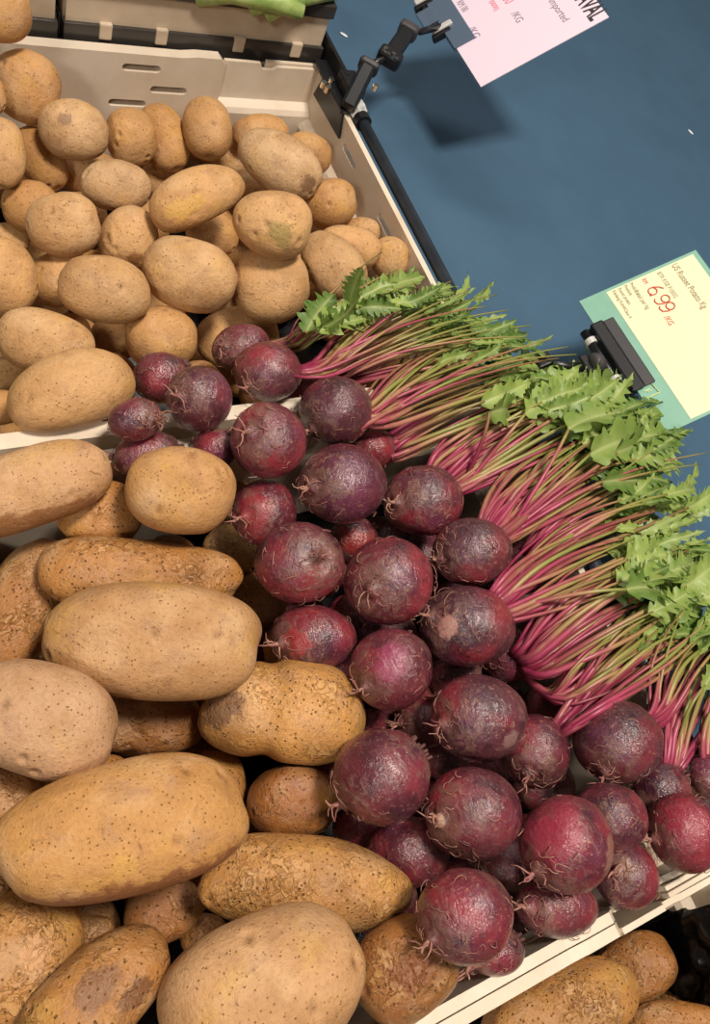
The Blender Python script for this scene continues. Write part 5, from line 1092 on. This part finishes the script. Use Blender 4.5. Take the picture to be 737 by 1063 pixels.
# large leaves that lie open on top: owner, crown px, leaf base px, leaf tip px, half width, z
OPEN = [('B12', (484, 496), (508, 428), (566, 414), .016, .200), ('B18', (537, 630), (650, 612), (738, 590), .017, .200), ('B17', (530, 548), (590, 446), (655, 398), .020, .205),
        ('B17', (532, 546), (612, 472), (690, 428), .020, .205), ('B12', (484, 494), (600, 420), (668, 384), .018, .195), ('B17', (532, 550), (640, 470), (722, 440), .018, .200),
        ('B1', (305, 360), (330, 345), (385, 303), .014, .200), ('B1', (303, 362), (318, 345), (340, 300), .013, .200), ('B1', (306, 361), (388, 302), (440, 285), .011, .195),
        ('B12', (486, 500), (545, 430), (590, 395), .014, .195), ('B17', (534, 552), (625, 500), (715, 488), .014, .195)]
bun_off = {}
for (own, cpx, spr, (ea, eb), (z0, z1), n, (l0, l1), lw, lobes, rad) in BUNCH:
    I = ITEM[own]; rng = np.random.default_rng(hash_id(own) + int(cpx[0]))
    root = I['o']; loc = Matrix.Translation(-Vector(I['c']))
    zc = max(I['c'][2], .135)
    skip = np.array([s_[2] == own for s_ in SPH])
    for i in range(n):
        f = (i + rng.uniform(-.6, .6)) / max(n - 1, 1)
        low = (i % 3 == 0)
        d2 = np.array([eb[0] - ea[0], eb[1] - ea[1]], float)
        ex = ea[0] + d2[0] * f + rng.normal() * 8; ey = ea[1] + d2[1] * f + rng.normal() * 8
        pull = 1 - max(0, rng.normal() * .16 - .02); ex = cpx[0] + (ex - cpx[0]) * pull; ey = cpx[1] + (ey - cpx[1]) * pull
        ze = rng.uniform(z0, z1) - (.018 if low else 0)
        dirp = np.array([ex - cpx[0], ey - cpx[1]]); Lp = np.linalg.norm(dirp); dirp /= Lp; nrm = np.array([-dirp[1], dirp[0]])
        # stems spread at right angles to the bunch
        k = (f - .5) * 2 * spr * (1 if d2 @ nrm > 0 else -1) + rng.normal() * 2
        sx, sy = cpx[0] + nrm[0] * k * .7, cpx[1] + nrm[1] * k * .7
        P0 = at(sx, sy, zc + rng.uniform(-.006, .008)); P3 = at(ex, ey, ze)
        bow = Lp * rng.uniform(.02, .12)      # bows towards the top of the heap
        m1 = np.array([sx, sy]) + dirp * Lp * .33 - np.array([-dirp[1], dirp[0]]) * bow * (-1)
        m1 = np.array([sx, sy]) + dirp * Lp * .33 + np.array([dirp[1], -dirp[0]]) * bow + rng.normal(size=2) * 5
        m2 = np.array([sx, sy]) + dirp * Lp * .70 + np.array([dirp[1], -dirp[0]]) * bow * rng.uniform(.6, 1.1) + rng.normal(size=2) * 7
        zm = max(zc, .165) + rng.uniform(.0, .016) - (.012 if low else 0)
        C = bez(P0, at(m1[0], m1[1], zm), at(m2[0], m2[1], (zm + ze) / 2 + .004), P3, 12)
        C[1:-1] += rng.normal(size=(10, 3)) * .0007
        C = lift(C, skip, rad * 1.3)
        # the base reaches back to the crown of its own beet
        base = I['c'] + (C[0] - I['c']) / np.linalg.norm(C[0] - I['c']) * I['r'] * .93
        if np.linalg.norm(C[0] - I['c']) > I['r']: C = np.vstack([base, (base + C[0]) / 2, C])
        for _ in range(3): C[1:-1] = C[1:-1] * .5 + (C[:-2] + C[2:]) * .25
        rr = rad * rng.uniform(.45, 1.0)
        st = link('stem', stem_mesh(C, rr, rr * .42), 'stem', root, loc); st.color = (.20 if cpx[1] < 445 else (.10 if cpx[1] < 560 else -.02), 0, 0, 1)
        T = C[-1] - C[-3]
        up = np.array([0, 0, 1.0]) * .6 + UPC(C[-1]) * .6 + rng.normal(size=3) * .45
        Lf = rng.uniform(l0, l1) * (.75 if low else 1); wf = lw * rng.uniform(.6, 1.15)
        link('leaf', leaf_mesh(C[-1] - T / np.linalg.norm(T) * .004, T, up, Lf, wf, rng, lobes), 'leaf', st)

for (own, cpx, bpx, tpx, hw, z) in OPEN:
    I = ITEM[own]; rng = np.random.default_rng(hash_id(own) + int(bpx[0])); root = I['o']; loc = Matrix.Translation(-Vector(I['c']))
    P0 = at(*cpx, max(I['c'][2], .14)); P3 = at(*bpx, z); Q = at(*tpx, z - .012)
    C = bez(P0, P0 * .65 + P3 * .35 + np.array([0, 0, .012]), P0 * .3 + P3 * .7 + np.array([0, 0, .012]), P3, 10)
    C = lift(C, np.array([s_[2] == own for s_ in SPH]), .003)
    base = I['c'] + (C[0] - I['c']) / np.linalg.norm(C[0] - I['c']) * I['r'] * .93
    if np.linalg.norm(C[0] - I['c']) > I['r']: C = np.vstack([base, C])
    st = link('stem', stem_mesh(C, .0022, .0012), 'stem', root, loc); st.color = (.08, 0, 0, 1)
    link('leaf', leaf_mesh(C[-1], Q - C[-1], UPC(P3) + rng.normal(size=3) * .15, np.linalg.norm(Q - C[-1]), hw, rng, 6), 'leaf', st)

# bare straggling leaf stalks that reach past the leaves over the shelf
for (own, cpx, ends) in (('B2', (335, 388), ((468, 292), (492, 300), (516, 306), (505, 318))), ('B43', (345, 395), ((528, 322), (552, 338), (545, 350), (520, 330))), ('B10', (392, 432), ((572, 352), (590, 360), (598, 368), (580, 372))), ('B1', (305, 362), ((396, 262), (438, 292), (412, 280))), ('B17', (530, 548), ((735, 470), (728, 482)))):
    I = ITEM[own]; rng = np.random.default_rng(hash_id(own) + 5); root = I['o']; loc = Matrix.Translation(-Vector(I['c']))
    for e in ends:
        sx, sy = cpx[0] + rng.normal() * 5, cpx[1] + rng.normal() * 5
        d = np.array([e[0] - sx, e[1] - sy]); nn = np.array([d[1], -d[0]]) * .08
        z0 = max(I['c'][2], .15); zz = rng.uniform(.178, .20)
        C = bez(at(sx, sy, z0), at(sx + d[0] * .35 + nn[0], sy + d[1] * .35 + nn[1], .195), at(sx + d[0] * .75 + nn[0] * .8 + rng.normal() * 5, sy + d[1] * .75 + nn[1] * .8, .20), at(e[0], e[1], zz), 14)
        C = lift(C, np.array([s_[2] == own for s_ in SPH]), .003)
        base = I['c'] + (C[0] - I['c']) / np.linalg.norm(C[0] - I['c']) * I['r'] * .93
        if np.linalg.norm(C[0] - I['c']) > I['r']: C = np.vstack([base, (base + C[0]) / 2, C])
        st = link('stem', stem_mesh(C, .0018, .0005), 'stem', root, loc); st.color = (.12, 0, 0, 1)

# ================================================================ small things
rng = np.random.default_rng(3)
# black film draped down the end wall and over the floor of the third crate
n1, n2 = 60, 90; V = []; F = []
prof = [(.4445, .1470), (.4440, .085), (.4430, .030), (.4300, .012), (.3900, .0085), (-.108, .0085)]
pl = np.concatenate([[0], np.cumsum([math.dist(prof[i], prof[i + 1]) for i in range(5)])])
for i in range(n1 + 1):
    x = .130 + .362 * i / n1
    for j in range(n2 + 1):
        q = pl[-1] * (j / n2) ** 1.9; y = np.interp(q, pl, [p[0] for p in prof]); z = np.interp(q, pl, [p[1] for p in prof])
        k = abs(math.sin(95 * x + 2.2 * math.sin(60 * q) + 1.3 * math.sin(140 * x))) * abs(math.sin(70 * q + 1.7 * math.sin(80 * x)))
        V.append((x, y - .011 * k * (1 if q < .13 else .2), z + .004 * k))
for i in range(n1):
    for j in range(n2): a = i * (n2 + 1) + j; F.append((a, a + n2 + 1, a + n2 + 2, a + 1))
me = bpy.data.meshes.new('plastic_film'); me.from_pydata(V, [], F); me.update()
fo = link('plastic_film', me, 'film'); sm = fo.modifiers.new('thickness', 'SOLIDIFY'); sm.thickness = .0003
tag(fo, 'crumpled shiny black plastic film beside the potatoes in the third crate', 'plastic film')
for (xa, xb, lab) in ((-.722, -.324, 'dark sheet added under the small golden potatoes to keep their gaps dark'), (-.286, .0915, 'black film added on the bottom of the middle crate to darken gaps')):  # dark sheets added over pale crate floors as shade between the vegetables
    n1, n2 = 30, 44; V = []; F = []
    for i in range(n1 + 1):
        for j in range(n2 + 1):
            x = xa + (xb - xa) * i / n1; y = -.126 + .572 * j / n2
            V.append((x, y, .0068 + .0012 * abs(math.sin(41 * x + 3 * math.sin(17 * y)) * math.sin(37 * y + 2 * math.sin(23 * x)))))
    for i in range(n1):
        for j in range(n2): a = i * (n2 + 1) + j; F.append((a, a + n2 + 1, a + n2 + 2, a + 1))
    me = bpy.data.meshes.new('plastic_film'); me.from_pydata(V, [], F); me.update()
    fo = link('plastic_film', me, 'film'); sm = fo.modifiers.new('thickness', 'SOLIDIFY'); sm.thickness = .0003
    tag(fo, lab, 'plastic film')
# pale greens standing in the smoky crate, only their tops over the rim
for i, (px, py, ln, lab) in enumerate(((262, -4, .10, 'pale green stalk lying along the rim of the smoky grey crate'), (289, -2, .05, 'bright green stalk end sticking over the rim of the smoky grey crate'), (318, -6, .09, 'whitish stalk beside the bright green one in the smoky grey crate'))):
    c = at(px, py + 1, .216)
    d = np.array([.35 - .3 * i, .9, .15]); d /= np.linalg.norm(d)
    m = MB(); m.tube([c - d * ln * .5 - [0, 0, .012], c - d * ln * .2, c + d * ln * .2, c + d * ln * .5 - [0, 0, .006]], [.006, .009, .010, .007], 12)
    o = m.build('green_stalk', 'green', smooth=True); tag(o, lab, 'vegetable', 'pale greens in the smoky crate')
for (px, py, lab) in ((717, 137, 'white fleck alone on the blue counter below the pink card'), (357, 36, 'white fleck on the blue counter between grey crate and clip arm'), (389, 89, 'white fleck on the blue counter right beside the lower clip arm')):
    c = at(px, py, SHELF + .0008); bm = bmesh.new(); bmesh.ops.create_icosphere(bm, subdivisions=2, radius=1)
    m = MB(); a = rng.uniform(0, 3.1); Rz = np.array([[math.cos(a), -math.sin(a), 0], [math.sin(a), math.cos(a), 0], [0, 0, 1.0]])
    m.add(bm, Rz @ np.diag([.006, .0026, .0008]), c); o = m.build('paper_fleck', 'fleck', smooth=True); tag(o, lab, 'fleck', 'white flecks on the blue counter')
